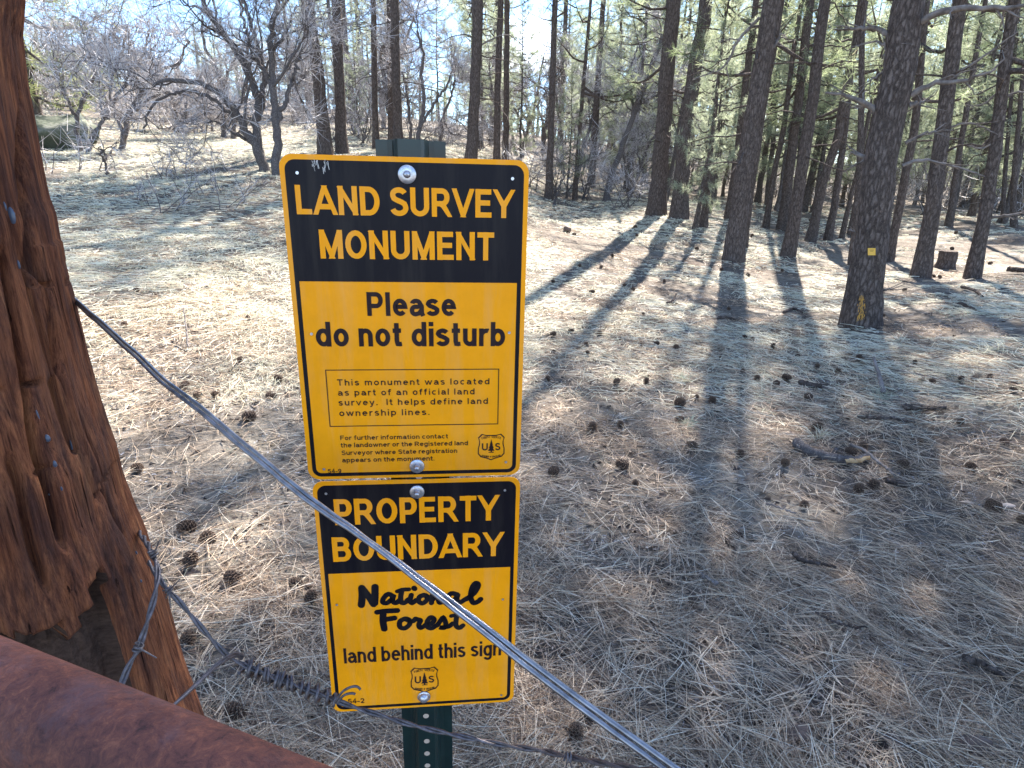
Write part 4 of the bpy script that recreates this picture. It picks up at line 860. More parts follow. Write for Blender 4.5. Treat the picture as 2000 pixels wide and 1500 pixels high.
# ---- sans-serif lettering drawn as pen strokes (cap height 1)
def _arc(cx, cy, rx, ry, a0, a1, n=14):
    a = np.radians(np.linspace(a0, a1, n)); return [(cx + rx * math.cos(t), cy + ry * math.sin(t)) for t in a]
def glyphs(t):
    h = t / 2; T, B_ = 1 - h, h; X = .735; xh = X - h; G = {}; m = .5
    c = .60                                        # round letter width (lower case)
    def bowl(x0, x1, y0, y1, a0, a1): return _arc((x0 + x1) / 2, (y0 + y1) / 2, (x1 - x0) / 2, (y1 - y0) / 2, a0, a1, 22)
    G['L'] = (.58, [[(h, 1), (h, 0)], [(h, B_), (.58, B_)]])
    G['A'] = (.80, [[(.055, 0), (.385, .98)], [(.745, 0), (.415, .98)], [(.16, .28), (.64, .28)]])
    G['N'] = (.72, [[(h, 0), (h, 1)], [(h + .01, .93), (.71 - h, .07)], [(.72 - h, 0), (.72 - h, 1)]])
    G['D'] = (.74, [[(h, 0), (h, 1)], [(h, T), (.34, T)] + bowl(.02, .74 - h, B_, T, 88, -88) + [(.34, B_), (h, B_)]])
    G['S'] = (.68, [_arc(.34, .745, .34 - h - .01, .255 - h, 12, 270, 22)[0:] + _arc(.34, .285, .34 - h, .285 - h + .0, 90, -168, 22)])
    s_up = _arc(.345, .74, .235, T - .74, 20, 180, 14) + [(.115, .70), (.15, .615), (.25, .56)]
    s_dn = [(.44, .49), (.55, .43)] + _arc(.345, .29, .255, .29 - B_, 22, -165, 18)
    G['S'] = (.68, [s_up + s_dn])
    G['U'] = (.72, [[(h, 1), (h, .36)] + _arc(.36, .34, .36 - h, .34 - h, 180, 360, 20) + [(.72 - h, .36), (.72 - h, 1)]])
    G['P'] = (.66, [[(h, 0), (h, 1)], [(h, T), (.38, T)] + _arc(.38, (T + .42) / 2, .28 - h, (T - .42) / 2, 88, -88, 16) + [(.38, .42), (h, .42)]])
    G['R'] = (.74, [[(h, 0), (h, 1)], [(h, T), (.40, T)] + _arc(.40, (T + .46) / 2, .29 - h, (T - .46) / 2, 88, -88, 16) + [(.40, .46), (h, .46)], [(.36, .45), (.46, .38), (.66, 0)]])
    G['V'] = (.76, [[(.06, 1), (.37, .02)], [(.70, 1), (.39, .02)]])
    G['E'] = (.64, [[(h, 0), (h, 1)], [(h, T), (.62, T)], [(h, .52), (.58, .52)], [(h, B_), (.64, B_)]])
    G['Y'] = (.76, [[(.07, 1), (.38, .42)], [(.69, 1), (.38, .42)], [(.38, .46), (.38, 0)]])
    G['M'] = (.86, [[(h, 0), (h, 1)], [(h + .02, .97), (.43, .03)], [(.84 - h, .97), (.43, .03)], [(.86 - h, 0), (.86 - h, 1)]])
    G['O'] = (.80, [bowl(h, .80 - h, B_, T, 90, 450)])
    G['T'] = (.66, [[(0, T), (.66, T)], [(.33, 1), (.33, 0)]])
    G['B'] = (.70, [[(h, 0), (h, 1)], [(h, T), (.38, T)] + _arc(.38, (T + .53) / 2, .27 - h, (T - .53) / 2, 88, -88, 14) + [(.38, .53), (h, .53)], [(.36, .53)] + _arc(.40, (.53 + B_) / 2, .30 - h, (.53 - B_) / 2, 88, -88, 14) + [(.38, B_), (h, B_)]])
    G['F'] = (.60, [[(h, 0), (h, 1)], [(h, T), (.60, T)], [(h, .50), (.53, .50)]])
    G['I'] = (t, [[(h, 0), (h, 1)]])
    G['G'] = (.78, [bowl(h, .78 - h, B_, T, 35, 345), [(.42, .42), (.78 - h, .42)], [(.78 - h, .47), (.78 - h, .1)]])
    G['C'] = (.74, [bowl(h, .78 - h, B_, T, 42, 318)])
    o = bowl(h, c - h, h, xh, 90, 450)
    G['o'] = (c, [o]); G['d'] = (c, [o, [(c - h, 0), (c - h, 1)]]); G['b'] = (c, [o, [(h, 0), (h, 1)]])
    G['p'] = (c, [o, [(h, -.27), (h, X)]]); G['g'] = (c, [o, [(c - h, X), (c - h, .0)] + _arc(c / 2, -.02, c / 2 - h, .18, 0, -160, 12)])
    G['q'] = (c, [o, [(c - h, -.27), (c - h, X)]])
    G['c'] = (c - .04, [bowl(h, c - h, h, xh, 48, 312)])
    G['e'] = (c - .01, [[(h + .02, .39), (c - h, .39)] + bowl(h, c - h, h, xh, 6, 318)])
    G['a'] = (c - .02, [[(h + .02, .53)] + _arc(.27, .49, .17, xh - .49, 150, 15, 10) + [(c - .10, .42), (c - .10, .14), (c - .04, 0)], [(c - .11, .42), (.30, .39)] + _arc(.235, .235, .235 - h, .16, 80, 290, 12) + [(.40, .12), (c - .11, .26)]])
    G['n'] = (.56, [[(h, 0), (h, X)], [(h, .44)] + _arc(.28, .44, .28 - h, xh - .44, 160, 0, 12) + [(.56 - h, .42), (.56 - h, 0)]])
    G['h'] = (.56, [[(h, 0), (h, 1)]] + G['n'][1][1:])
    G['r'] = (.38, [[(h, 0), (h, X)], [(h, .42)] + _arc(.32, .42, .32 - h, xh - .42, 165, 75, 8) + [(.385, xh - .01)]])
    G['m'] = (.86, [[(h, 0), (h, X)], [(h, .46)] + _arc(.255, .46, .255 - h, xh - .46, 160, 0, 10) + [(.43, .42), (.43, 0)], [(.43, .46)] + _arc(.605, .46, .175, xh - .46, 160, 0, 10) + [(.86 - h, .42), (.86 - h, 0)]])
    G['u'] = (.56, [[(.56 - h, X), (.56 - h, 0)], [(.56 - h, .3)] + _arc(.28, .29, .28 - h, .29 - h, -20, -180, 12) + [(h, .32), (h, X)]])
    G['i'] = (t, [[(h, 0), (h, X)], [(h, 1 - t * .95), (h, 1)]]); G['l'] = (t, [[(h, 0), (h, 1)]])
    G['t'] = (.36, [[(.16, .95), (.16, .22), (.19, .10), (.27, h + .0), (.36, h + .01)], [(0, xh), (.34, xh)]])
    G['f'] = (.36, [[(.15, 0), (.15, .80), (.18, .90), (.26, T), (.37, T)], [(0, xh), (.34, xh)]])
    G['s'] = (.54, [_arc(.27, xh - .13, .185, .13, 25, 180, 10) + [(.10, .49), (.16, .43), (.27, .39), (.38, .34), (.455, .28)] + _arc(.27, h + .14, .19, .14, 5, -160, 12)])
    G['y'] = (.58, [[(.06, X), (.29, .06)], [(.53, X), (.30, .02), (.24, -.13), (.17, -.20), (.06, -.20)]])
    G['v'] = (.58, [[(.06, X), (.28, .03)], [(.52, X), (.30, .03)]])
    G['w'] = (.84, [[(.05, X), (.22, .03)], [(.42, X), (.24, .03)], [(.42, X), (.60, .03)], [(.79, X), (.62, .03)]])
    G['.'] = (t, [[(h, 0), (h, t)]]); G['-'] = (.36, [[(0, .36), (.36, .36)]])
    G['5'] = (.58, [[(.52, T), (.15, T), (.10, .52)] , [(.10, .50)] + _arc(.28, .33, .26 - h + .04, .33 - h, 120, -160, 16)])
    G['4'] = (.60, [[(.42, 0), (.42, 1), (.06, .30), (.60, .30)]])
    G['9'] = (.58, [bowl(h, .58 - h, .40, T, 0, 360), [(.58 - h, .70), (.56 - h, .35), (.40, .12), (.26, h), (.10, .14)]])
    G['2'] = (.58, [[(.09, .70)] + _arc(.29, .70, .20, T - .70, 165, -25, 12) + [(.40, .45), (.12, .12), (.12, h), (.56, h)]])
    return G
_ZC = [0]
def pen(mb, P, wd, z, clip=None):
    """butt-ended mitred stroke"""
    P = np.asarray(P, float); keep = np.r_[True, np.linalg.norm(np.diff(P, axis=0), axis=1) > 1e-7]; P = P[keep]
    d = norm(np.diff(P, axis=0)); closed = np.linalg.norm(P[0] - P[-1]) < 1e-6
    n0 = np.c_[-d[:, 1], d[:, 0]]; m_ = len(P); nn = np.zeros((m_, 2))
    for k in range(m_):
        a = n0[k - 1] if k > 0 else (n0[-1] if closed else n0[0]); b = n0[k] if k < m_ - 1 else (n0[0] if closed else n0[-1])
        s_ = norm(a + b); nn[k] = s_ / max(float(np.dot(s_, b)), .45)
    V = np.vstack([P + nn * wd / 2, P - nn * wd / 2]); k = np.arange(m_ - 1)
    if clip: V[:, 1] = np.clip(V[:, 1], *clip)
    _ZC[0] = (_ZC[0] + 1) % 6
    mb.add(np.c_[V, np.full(2 * m_, z + _ZC[0] * 1.6e-5)], np.stack([k, m_ + k, m_ + k + 1, k + 1], -1), smooth=False)
def run_text(jobs, z):
    mb = MB()
    for (txt, u0, u1, vb, cap, bold, space, rot, center) in jobs:
        G = glyphs(bold); x = 0; items = []; sp = (.115 - .25 * (bold - .16)) * space
        for ch in txt:
            if ch == ' ': x += .30 * (1 + (space - 1) * .5); continue
            w_, st = G.get(ch, G.get(ch.upper(), G['O'])); items.append((x, w_, st, ch)); x += w_ + sp
        tot = items[-1][0] + items[-1][1]; sx = (u1 - u0) / tot
        # keep the pen width: letters are squeezed along the line, strokes are not
        for x0, w_, st, ch in items:
            for P in st:
                P = np.asarray(P, float).copy(); t_ = bold * cap
                dia = ch in 'ANVYMRvwyk' and len(P) < 4
                if dia:
                    for e, i_ in ((0, 1), (-1, -2)):
                        if min(abs(P[e][1]), abs(P[e][1] - 1), abs(P[e][1] - .735)) < .08: P[e] = P[e] + (P[e] - P[i_]) / max(np.linalg.norm(P[e] - P[i_]), 1e-6) * bold * .55
                X = u0 + (x0 + P[:, 0]) * sx; Y = vb + P[:, 1] * cap
                if rot: cx, cy = center; c_, s_ = math.cos(rot), math.sin(rot); X, Y = cx + (X - cx) * c_ - (Y - cy) * s_, cy + (X - cx) * s_ + (Y - cy) * c_
                pen(mb, np.c_[X, Y], t_ * (.55 + .45 * min(1.1, sx / cap)), z, None if rot or not dia else (vb - (.27 * cap if ch == 'y' else 0), vb + cap * (1 if ch.isupper() else .735)))
    return mb
def rr_poly(u0, v0, u1, v1, rad, n=8):
    pts = []
    for cx, cy, a0 in ((u1 - rad, v1 - rad, 0), (u0 + rad, v1 - rad, 90), (u0 + rad, v0 + rad, 180), (u1 - rad, v0 + rad, 270)):
        for k in range(n + 1):
            a = R(a0 + 90 * k / n); pts.append((cx + rad * math.cos(a), cy + rad * math.sin(a)))
    return np.array(pts)
def flat(mb, P, z): mb.add(np.c_[P, np.full(len(P), z)], np.array([list(range(len(P)))]), smooth=False)
def ringm(mb, A_, B_, z):
    n_ = len(A_); V = np.vstack([np.c_[A_, np.full(n_, z)], np.c_[B_, np.full(n_, z)]]); k = np.arange(n_)
    mb.add(V, np.stack([k, (k + 1) % n_, n_ + (k + 1) % n_, n_ + k], -1), smooth=False)
def stroke(mb, P, wd, z, n=10, close=False):
    """flat brush stroke with round ends through P"""
    P = np.asarray(P, float); S = spline(np.c_[P, np.zeros(len(P))], max(12, 8 * len(P)))[:, :2] if len(P) > 2 else np.linspace(P[0], P[1], 6)
    T = norm(np.gradient(S, axis=0)); Nn = np.c_[-T[:, 1], T[:, 0]]; w = np.broadcast_to(wd, (len(S),))[:, None] / 2
    V = np.vstack([S + Nn * w, S - Nn * w]); m_ = len(S); k = np.arange(m_ - 1)
    mb.add(np.c_[V, np.full(2 * m_, z)], np.stack([k, m_ + k, m_ + k + 1, k + 1], -1), smooth=False)
    for c in (S[0], S[-1]):
        a = np.arange(14) * 2 * math.pi / 14; flat(mb, c + np.c_[np.cos(a), np.sin(a)] * np.max(w) * 1.0, z + .00004)
def plate(name, O, W, Hh, label, rad, m):
    root = empty(name, O, label, "sign", "yellow and black boundary signs on the steel post"); root.matrix_world = Matrix.Translation(Vector(O)) @ SMAT
    P = rr_poly(0, -Hh, W, 0, rad, 10); n_ = len(P); mb = MB(); th = .0018
    prof = [(0, -.0004), (-.0004, 0)]
    flat(mb, P[::1], 0); mb.add(np.c_[P, np.full(n_, -th)], np.array([list(range(n_))[::-1]]), smooth=False)
    k = np.arange(n_); mb.add(np.vstack([np.c_[P, np.full(n_, 0)], np.c_[P, np.full(n_, -th)]]), np.stack([k, n_ + k, n_ + (k + 1) % n_, (k + 1) % n_], -1), smooth=False)
    obj("plate", (mb, m), root); return root
def bolt(root, u, v, wr, name="bolt", dome=False):
    b = obj(name, None, root, loc=(u, v, 0)); 
    def lathe(prof, n_=24):
        mb = MB(); prof = np.array(prof); a = np.arange(n_) * 2 * math.pi / n_; V = np.stack([prof[:, 0][:, None] * np.cos(a), prof[:, 0][:, None] * np.sin(a), np.repeat(prof[:, 1][:, None], n_, 1)], -1)
        m_ = len(prof); i = np.arange(m_ - 1)[:, None]; j = np.arange(n_)[None]
        mb.add(V.reshape(-1, 3), np.stack([i * n_ + j, i * n_ + (j + 1) % n_, (i + 1) * n_ + (j + 1) % n_, (i + 1) * n_ + j], -1).reshape(-1, 4)); return mb
    obj("washer", (lathe([(wr, .0005), (wr, .0022), (wr * .97, .0026), (wr * .45, .0028), (.0005, .0028)]), M['zinc']), b)
    if dome: hd = lathe([(wr * .80, .0027), (wr * .78, .0045), (wr * .6, .0075), (wr * .3, .0092), (.0004, .0097)])
    else: hd = lathe([(.0042, .0028), (.0042, .0050), (.0034, .0056), (.0034, .0095), (.0030, .0105), (.0004, .0108)], 12)
    obj("nut", (hd, M['zinc']), b)
def hole(mb, u, v, r_=.0018):
    a = np.arange(14) * 2 * math.pi / 14; flat(mb, np.array([u, v]) + np.c_[np.cos(a), np.sin(a)] * r_, .0011)
def shield(mb, px0, px1, py0, py1, O):
    """forest service shield: outline, tree, letters"""
    u0, v1 = uv(px0, py0, O); u1, v0 = uv(px1, py1, O); w_, h_ = u1 - u0, v1 - v0
    half = [(.5, 1.0), (.60, .965), (.80, .99), (.86, 1.0), (1.0, .90), (.955, .76), (.95, .66), (1.0, .45), (1.0, .26), (.92, .13), (.70, .06), (.5, -.0)]
    half = [(.5, .955), (.70, .96), (.86, 1.0), (.995, .87), (.955, .74), (.955, .62), (1.0, .45), (1.0, .25), (.90, .13), (.68, .07), (.5, .0)]
    P = np.array(half + [(1 - a, b) for a, b in half[-2:0:-1]]); C = np.array([.5, .5]); 
    outp = np.c_[u0 + P[:, 0] * w_, v0 + P[:, 1] * h_]; Q = C + (P - C) * .925; inp = np.c_[u0 + Q[:, 0] * w_, v0 + Q[:, 1] * h_]
    ringm(mb, outp[::-1], inp[::-1], .0005)
    def T(a, b): return (u0 + a * w_, v0 + b * h_)
    for k, (yb, yt, hw) in enumerate(((.36, .56, .125), (.46, .68, .095), (.57, .80, .06))): flat(mb, np.array([T(.5 - hw, yb), T(.5 + hw, yb), T(.5, yt)]), .0005 + k * .00003)
    flat(mb, np.array([T(.475, .31), T(.525, .31), T(.525, .40), T(.475, .40)]), .0005); flat(mb, np.array([T(.40, .29), T(.60, .29), T(.60, .315), T(.40, .315)]), .00054)
    jobs = [("U", *[T(a, 0)[0] for a in (.15, .37)], T(0, .38)[1], .27 * h_, .17, 1, 0, None), ("S", *[T(a, 0)[0] for a in (.64, .84)], T(0, .38)[1], .27 * h_, .17, 1, 0, None)]
    for word, ym, sag, x0, x1, hh in (("FOREST SERVICE", .79, .06, .15, .85, .085), ("DEPARTMENT OF AGRICULTURE", .155, -.05, .13, .87, .065)):
        m_ = len(word)
        for k, ch in enumerate(word):
            if ch == ' ': continue
            s_ = (k + .5) / m_; x_ = x0 + (x1 - x0) * s_; y_ = ym + sag * (1 - (2 * s_ - 1) ** 2); sl = -math.atan(sag * 4 * (2 * s_ - 1) / (x1 - x0) * h_ / w_); cw = (x1 - x0) / m_ * (.75 if ch != 'I' else .25)
            jobs.append((ch, T(x_ - cw / 2, 0)[0], T(x_ + cw / 2, 0)[0], T(0, y_)[1], hh * h_, .17, 1, sl, T(x_, y_)))
    return jobs

# ---- upper sign
s1 = plate("survey_sign", O1, W1, H1_, "upper yellow sign reading LAND SURVEY MONUMENT, Please do not disturb", .0145, M['yellow'])
bi = .0056; bb_ = .0042; BT = .0050; ZB = .0003
vb = uv(800, 551)[1]
mb = MB(); P = rr_poly(bi, -H1_ + bb_, W1 - bi, -bi, .0115, 10); Q = rr_poly(bi + BT, -H1_ + bb_ + BT, W1 - bi - BT, -bi - BT, .0072, 10)
ringm(mb, P[::-1], Q[::-1], ZB); obj("border", (mb, M['black']), s1)
mb = MB(); top = rr_poly(bi + BT - .0002, vb - .02, W1 - bi - BT + .0002, -bi - BT + .0002, .0078, 10); half_ = top[:22]; Pn = np.vstack([half_, [(bi + BT - .0002, vb), (W1 - bi - BT + .0002, vb)]])
flat(mb, Pn, ZB + .00006); obj("header_panel", (mb, M['black']), s1)
def ln(txt, lb, rb, lt_, O=O1, bold=.155, space=1.0, cap=None):
    a = uv(*lb, O); b_ = uv(*rb, O); c = uv(*lt_, O); return (txt, a[0], b_[0], (a[1] + b_[1]) / 2, cap or (c[1] - a[1]), bold, space, 0, None)
JY = [ln("LAND SURVEY", (580.5, 418), (1002, 426.5), (580, 360.5), bold=.192), ln("MONUMENT", (627, 505), (964.5, 508.5), (625, 448.5), bold=.192)]
for q in JY: obj("lettering", (run_text([q], .0006), M['yellow']), s1)
JB = [ln("Please", (718, 617.5), (890, 616.5), (716, 571), bold=.185), ln("do not disturb", (618.7, 677.5), (986, 675), (617, 629), bold=.185),
      ln("This monument was located", (659, 754), (956, 749), (659, 742), space=1.9), ln("as part of an official land", (660.5, 774), (927, 768.5), (660, 762), space=1.9),
      ln("survey.  It helps define land", (661.5, 793), (953, 787.5), (661, 781), space=1.9), ln("ownership lines.", (663, 813), (839, 809.5), (663, 801), space=1.9),
      ln("For further information contact", (665, 860), (875, 855), (665, 851.3)), ln("the landowner or the Registered land", (666, 874.8), (914, 868), (666, 866)),
      ln("Surveyor where State registration", (667.5, 889.5), (893, 883), (667, 880.8)), ln("appears on the monument.", (668.7, 903.8), (848.5, 898), (668, 895)), ln("54-9", (641, 924.5), (667, 922.7), (641, 916.5))]
fr = MB(); a = uv(634.5, 723); b_ = uv(975.2, 718.7); c = uv(645, 835.5); d_ = uv(972.8, 826.2)
u0_, u1_, v1_, v0_ = (a[0] + c[0]) / 2, (b_[0] + d_[0]) / 2, (a[1] + b_[1]) / 2, (c[1] + d_[1]) / 2; t_ = .0011
A_ = np.array([(u0_, v0_), (u1_, v0_), (u1_, v1_), (u0_, v1_)]); B_ = np.array([(u0_ + t_, v0_ + t_), (u1_ - t_, v0_ + t_), (u1_ - t_, v1_ - t_), (u0_ + t_, v1_ - t_)]); ringm(fr, A_, B_, .0006)
obj("text_frame", (fr, M['brownblack']), s1)
for q in JB: obj("lettering", (run_text([q], .0006), M['brownblack']), s1)
em = MB(); jb = shield(em, 933.5, 985, 847.5, 898, O1); e2 = run_text(jb, .0005)
em.v += e2.v; em.f += [f + em.n for f in e2.f]; em.t += e2.t; em.s += e2.s; em.n += e2.n; obj("shield_emblem", (em, M['brownblack']), s1)
hm = MB()
for q in ((580.7, 337.5), (1001, 349), (608.7, 652), (994.5, 649.5), (633, 916), (988, 902)): hole(hm, *uv(*q))
obj("rivet_holes", (hm, M['zinc']), s1)
bolt(s1, *uv(795.3, 340.6), .0103); bolt(s1, *uv(814.5, 909.5), .0098)
scm = MB()
for q in range(20):
    px = g0.choice([610, 614, 619, 634, 639]) + g0.normal() * 2; py = 311 + abs(g0.normal()) * 7; a = uv(px, py); l_ = g0.uniform(.002, .007); an = g0.normal() * .12 - 1.5; stroke(scm, [a, (a[0] + math.cos(an) * l_, a[1] + math.sin(an) * l_)], g0.uniform(.0003, .0007), .0005)
obj("peeled_scratches", (scm, M['scratch']), s1)

# ---- lower sign
s2 = plate("boundary_sign", O2, W2, H2_, "lower yellow sign reading PROPERTY BOUNDARY, National Forest land behind this sign", .0135, M['yellow'])
vb2 = uv(815, 1114, O2)[1]
mb = MB(); P = rr_poly(bi, -H2_ + bb_, W2 - bi, -bi, .0115, 10); Q = rr_poly(bi + BT, -H2_ + bb_ + BT, W2 - bi - BT, -bi - BT, .0072, 10)
ringm(mb, P[::-1], Q[::-1], ZB); obj("border", (mb, M['black']), s2)
mb = MB(); top = rr_poly(bi + BT - .0002, vb2 - .02, W2 - bi - BT + .0002, -bi - BT + .0002, .0078, 10); Pn = np.vstack([top[:22], [(bi + BT - .0002, vb2), (W2 - bi - BT + .0002, vb2)]])
flat(mb, Pn, ZB + .00006); obj("header_panel", (mb, M['black']), s2)
JY = [ln("PROPERTY", (655.5, 1024), (972, 1017), (651.5, 973.3), O2, .192), ln("BOUNDARY", (651.5, 1095.5), (981.5, 1086.5), (647, 1047.6), O2, .192)]
for q in JY: obj("lettering", (run_text([q], .0006), M['yellow']), s2)
JB = [ln("land behind this sign", (673, 1293.5), (978, 1281), (672, 1264), O2, .16), ln("54-2", (680, 1374), (712, 1372), (680, 1365), O2)]
scr = MB()
def Zx(x_, y_): return uv(580 + x_ * .26667, 1100 + y_ * .26667, O2)
WS = .0090
for pts, k in [
    ([(472, 305), (478, 235), (475, 180)], 1.15), ([(475, 178), (520, 235), (562, 300)], 1.1), ([(570, 292), (572, 225), (572, 172)], 1.15),                                      # N
    ([(705, 240), (668, 225), (635, 255), (630, 285), (660, 290), (695, 262), (708, 235), (700, 275), (725, 290), (752, 268)], .85),                                              # a
    ([(768, 195), (760, 245), (765, 285), (790, 288), (815, 265)], .85), ([(735, 205), (775, 193), (820, 190)], .75),                                                             # t
    ([(838, 232), (828, 270), (842, 290), (872, 270)], .85), ([(858, 180), (862, 186)], .9),                                                                                       # i
    ([(930, 232), (898, 245), (892, 278), (920, 292), (950, 270), (950, 240), (930, 232), (968, 250)], .85),                                                                      # o
    ([(985, 290), (990, 255), (992, 232)], .85), ([(990, 270), (1015, 235), (1038, 235), (1036, 270), (1050, 288), (1085, 268)], .85),                                            # n
    ([(1175, 228), (1130, 220), (1100, 255), (1105, 285), (1140, 282), (1170, 245), (1178, 225), (1172, 268), (1195, 285), (1240, 258)], .85),                                     # a
    ([(1240, 262), (1300, 215), (1328, 160), (1310, 145), (1285, 175), (1272, 240), (1290, 288), (1325, 280), (1345, 262)], .9),                                                  # l
    ([(632, 362), (630, 420), (640, 480)], 1.1), ([(588, 358), (650, 350), (735, 345)], .95), ([(635, 412), (680, 406), (715, 400)], .95),                                        # F
    ([(790, 405), (755, 425), (755, 465), (790, 475), (825, 445), (820, 412), (790, 405), (840, 425), (868, 408)], .85),                                                          # o
    ([(868, 405), (890, 412), (905, 418), (892, 450), (905, 472), (940, 455)], .85),                                                                                              # r
    ([(938, 452), (985, 440), (1005, 410), (980, 395), (955, 425), (955, 462), (985, 475), (1030, 450)], .85),                                                                    # e
    ([(1028, 452), (1065, 400), (1070, 395), (1088, 430), (1085, 468), (1050, 470), (1110, 462), (1140, 440)], .85),                                                              # s
    ([(1180, 345), (1168, 400), (1165, 455), (1190, 472), (1215, 455)], .85), ([(1130, 385), (1180, 375), (1240, 355)], .75)]:                                                    # t
    stroke(scr, [Zx(*p_) for p_ in pts], WS * k, .0005 + .00001 * len(scr.v) * .1)
obj("script_lettering", (scr, M['black']), s2)
for q in JB: obj("lettering", (run_text([q], .0006), M['brownblack']), s2)
em = MB(); jb = shield(em, 801, 857, 1304, 1350.5, O2); e2 = run_text(jb, .0005)
em.v += e2.v; em.f += [f + em.n for f in e2.f]; em.t += e2.t; em.s += e2.s; em.n += e2.n; obj("shield_emblem", (em, M['brownblack']), s2)
hm = MB()
for q in ((637, 963.6), (986, 957), (658, 1180.5), (982, 1170), (979, 1357)): hole(hm, *uv(*q, O2))
obj("rivet_holes", (hm, M['zinc']), s2)
bolt(s2, *uv(814.6, 959.8, O2), .0098); bolt(s2, *uv(828, 1359.5, O2), .0100, dome=True)

# ---- steel U-channel post
ct = uv(797, 300); cb = uv(832, 1385)
pu = (ct[0] + cb[0]) / 2 + .0005
prof = np.array([(-.040, -.001), (-.026, -.001), (-.019, -.004), (-.014, -.024), (-.011, -.0275), (.011, -.0275), (.014, -.024), (.019, -.004), (.026, -.001), (.040, -.001)])
prof[:, 1] = -prof[:, 1] * -1
prof = np.array([(-.0405, -.030), (-.027, -.0295), (-.021, -.0265), (-.0165, -.006), (-.013, -.0025), (.013, -.0025), (.0165, -.006), (.021, -.0265), (.027, -.0295), (.0405, -.030)])
T_ = norm(np.gradient(prof, axis=0)); back = prof + np.c_[T_[:, 1], -T_[:, 0]] * .0035
loop = np.vstack([prof, back[::-1]]); n_ = len(loop)
pb = O1 + SU * pu; ztop = uv(797, 271)[1]; zlen = pb[2] - H1(pb[0], pb[1]) + .15
post_root = obj("sign_post", None, None, "dark green steel channel post with punched holes carrying both signs", "sign post"); post_root.matrix_world = Matrix.Translation(Vector((pb[0], pb[1], H1(pb[0], pb[1])))) @ SMAT
offz = pb[2] - H1(pb[0], pb[1])
mb = MB(); lv = np.array([-.15, offz + ztop - .0035, offz + ztop]); V = []
for q, y_ in enumerate(lv):
    V += [(a, y_, b) for a, b in loop]
mb_i = np.arange(2)[:, None]; mb_j = np.arange(n_)[None]
mb.add(V, np.stack([mb_i * n_ + mb_j, mb_i * n_ + (mb_j + 1) % n_, (mb_i + 1) * n_ + (mb_j + 1) % n_, (mb_i + 1) * n_ + mb_j], -1).reshape(-1, 4), smooth=False)
k = np.arange(9); mb.add(np.array(V)[2 * n_:], np.stack([k, k + 1, n_ - 2 - k, n_ - 1 - k], -1), smooth=False)
obj("channel", (mb, M['greenpost']), post_root)
hm = MB(); y_ = .06
ys = np.arange(.06, offz + ztop - .02, .0262)
for y_ in ys:
    a = np.arange(16) * 2 * math.pi / 16; hm.add(np.c_[np.cos(a) * .0046, y_ + np.sin(a) * .0046, np.full(16, -.0021)], np.array([list(range(16))]), smooth=False)
obj("punched_holes", (hm, M['pale_chip']), post_root)

# ------------------------------------------------------------------ big wooden post
EDGE = [(30, -60), (42, 0), (37, 70), (49, 175), (70, 280), (91, 385), (104, 420), (119, 505), (139, 580), (167, 700), (197, 800), (217, 853), (237, 933), (263, 1005), (290, 1071), (317, 1155), (352, 1280), (400, 1416), (440, 1530), (470, 1620)]
PY = .74; E3 = np.array([at_y(px, py, PY) for px, py in EDGE]); order = np.argsort(E3[:, 2]); zE, xE = E3[order, 2], E3[order, 0]
zb = H1(-.64, .65) - .1; NZ, NA = 520, 620
zz = np.linspace(zb, CAM[2] + .42, NZ); th = np.linspace(0, 2 * math.pi, NA + 1)[:-1]; RP = .165
Z_, T_ = np.meshgrid(zz, th, indexing='ij')
xe = np.interp(zz, zE, xE)
# the silhouette point: tangent direction from the camera
cx = xe - RP * .82
cy = PY - RP * .57
# relief: long grain, a deep split, a splintered notch low down
ux = (T_ * RP) * 1.0
grain = fbm(ux * 75 + 50 + .8 * fbm(ux * 8, Z_ * 4, 2, 6), Z_ * 4.5, 5, 91) - .45
grain2 = fbm(ux * 22 + 20, Z_ * 1.4 + 5, 3, 95) - .45
rad = RP * np.ones_like(T_) + grain * .012 + grain2 * .007
fa = math.radians(-90)
def angpos(px, py):     # angle and height of a picture point on the post's near side
    d = ray(px, py); best = None
    for t in np.linspace(.3, 1.2, 400):
        p = CAM + d * t; c_ = np.interp(p[2], zz, cx); r_ = math.hypot(p[0] - c_, p[1] - cy)
        if r_ < RP: return math.atan2(p[1] - cy, p[0] - c_) % (2 * math.pi), p[2]
    return None
def crack(pts, wd, dep):
    global rad
    A_ = [a for a in (angpos(*q) for q in pts) if a]
    if len(A_) < 2: return
    A_ = np.array(A_); o_ = np.argsort(A_[:, 1]); an = np.interp(Z_, A_[o_, 1], A_[o_, 0]); inr = 1 / (1 + np.exp(-(Z_ - A_[:, 1].min()) / .006)) / (1 + np.exp((Z_ - A_[:, 1].max()) / .006))
    an = an + (fbm(Z_ * 9, Z_ * 0 + 3, 3, 17) - .45) * .05
    dd = (T_ - an) * RP; rad = rad - dep * np.exp(-(dd / wd) ** 2) * inr - dep * .35 * np.clip(dd / (wd * 6), 0, 1) * (dd < wd * 6) * inr * 0
crack([(30, 60), (45, 330), (62, 560), (105, 740), (150, 880), (185, 960)], .006, .04)
crack([(8, 500), (40, 700), (75, 900), (120, 1060)], .004, .02)
crack([(48, 420), (85, 560), (108, 720)], .005, .022)
crack([(150, 820), (200, 960), (240, 1040)], .003, .012)
crack([(20, 900), (60, 1050), (90, 1150)], .004, .015)
# raised slab between the split and the right edge
s_ = [angpos(*q) for q in ((60, 480), (110, 700), (185, 940))]; s_ = np.array([q for q in s_ if q])
edge = np.interp(Z_, s_[np.argsort(s_[:, 1]), 1], s_[np.argsort(s_[:, 1]), 0]); up_ = (T_ > edge - .03) & (T_ < edge + .5) & (Z_ > s_[:, 1].min()) & (Z_ < s_[:, 1].max())
rad = rad + .004 * up_
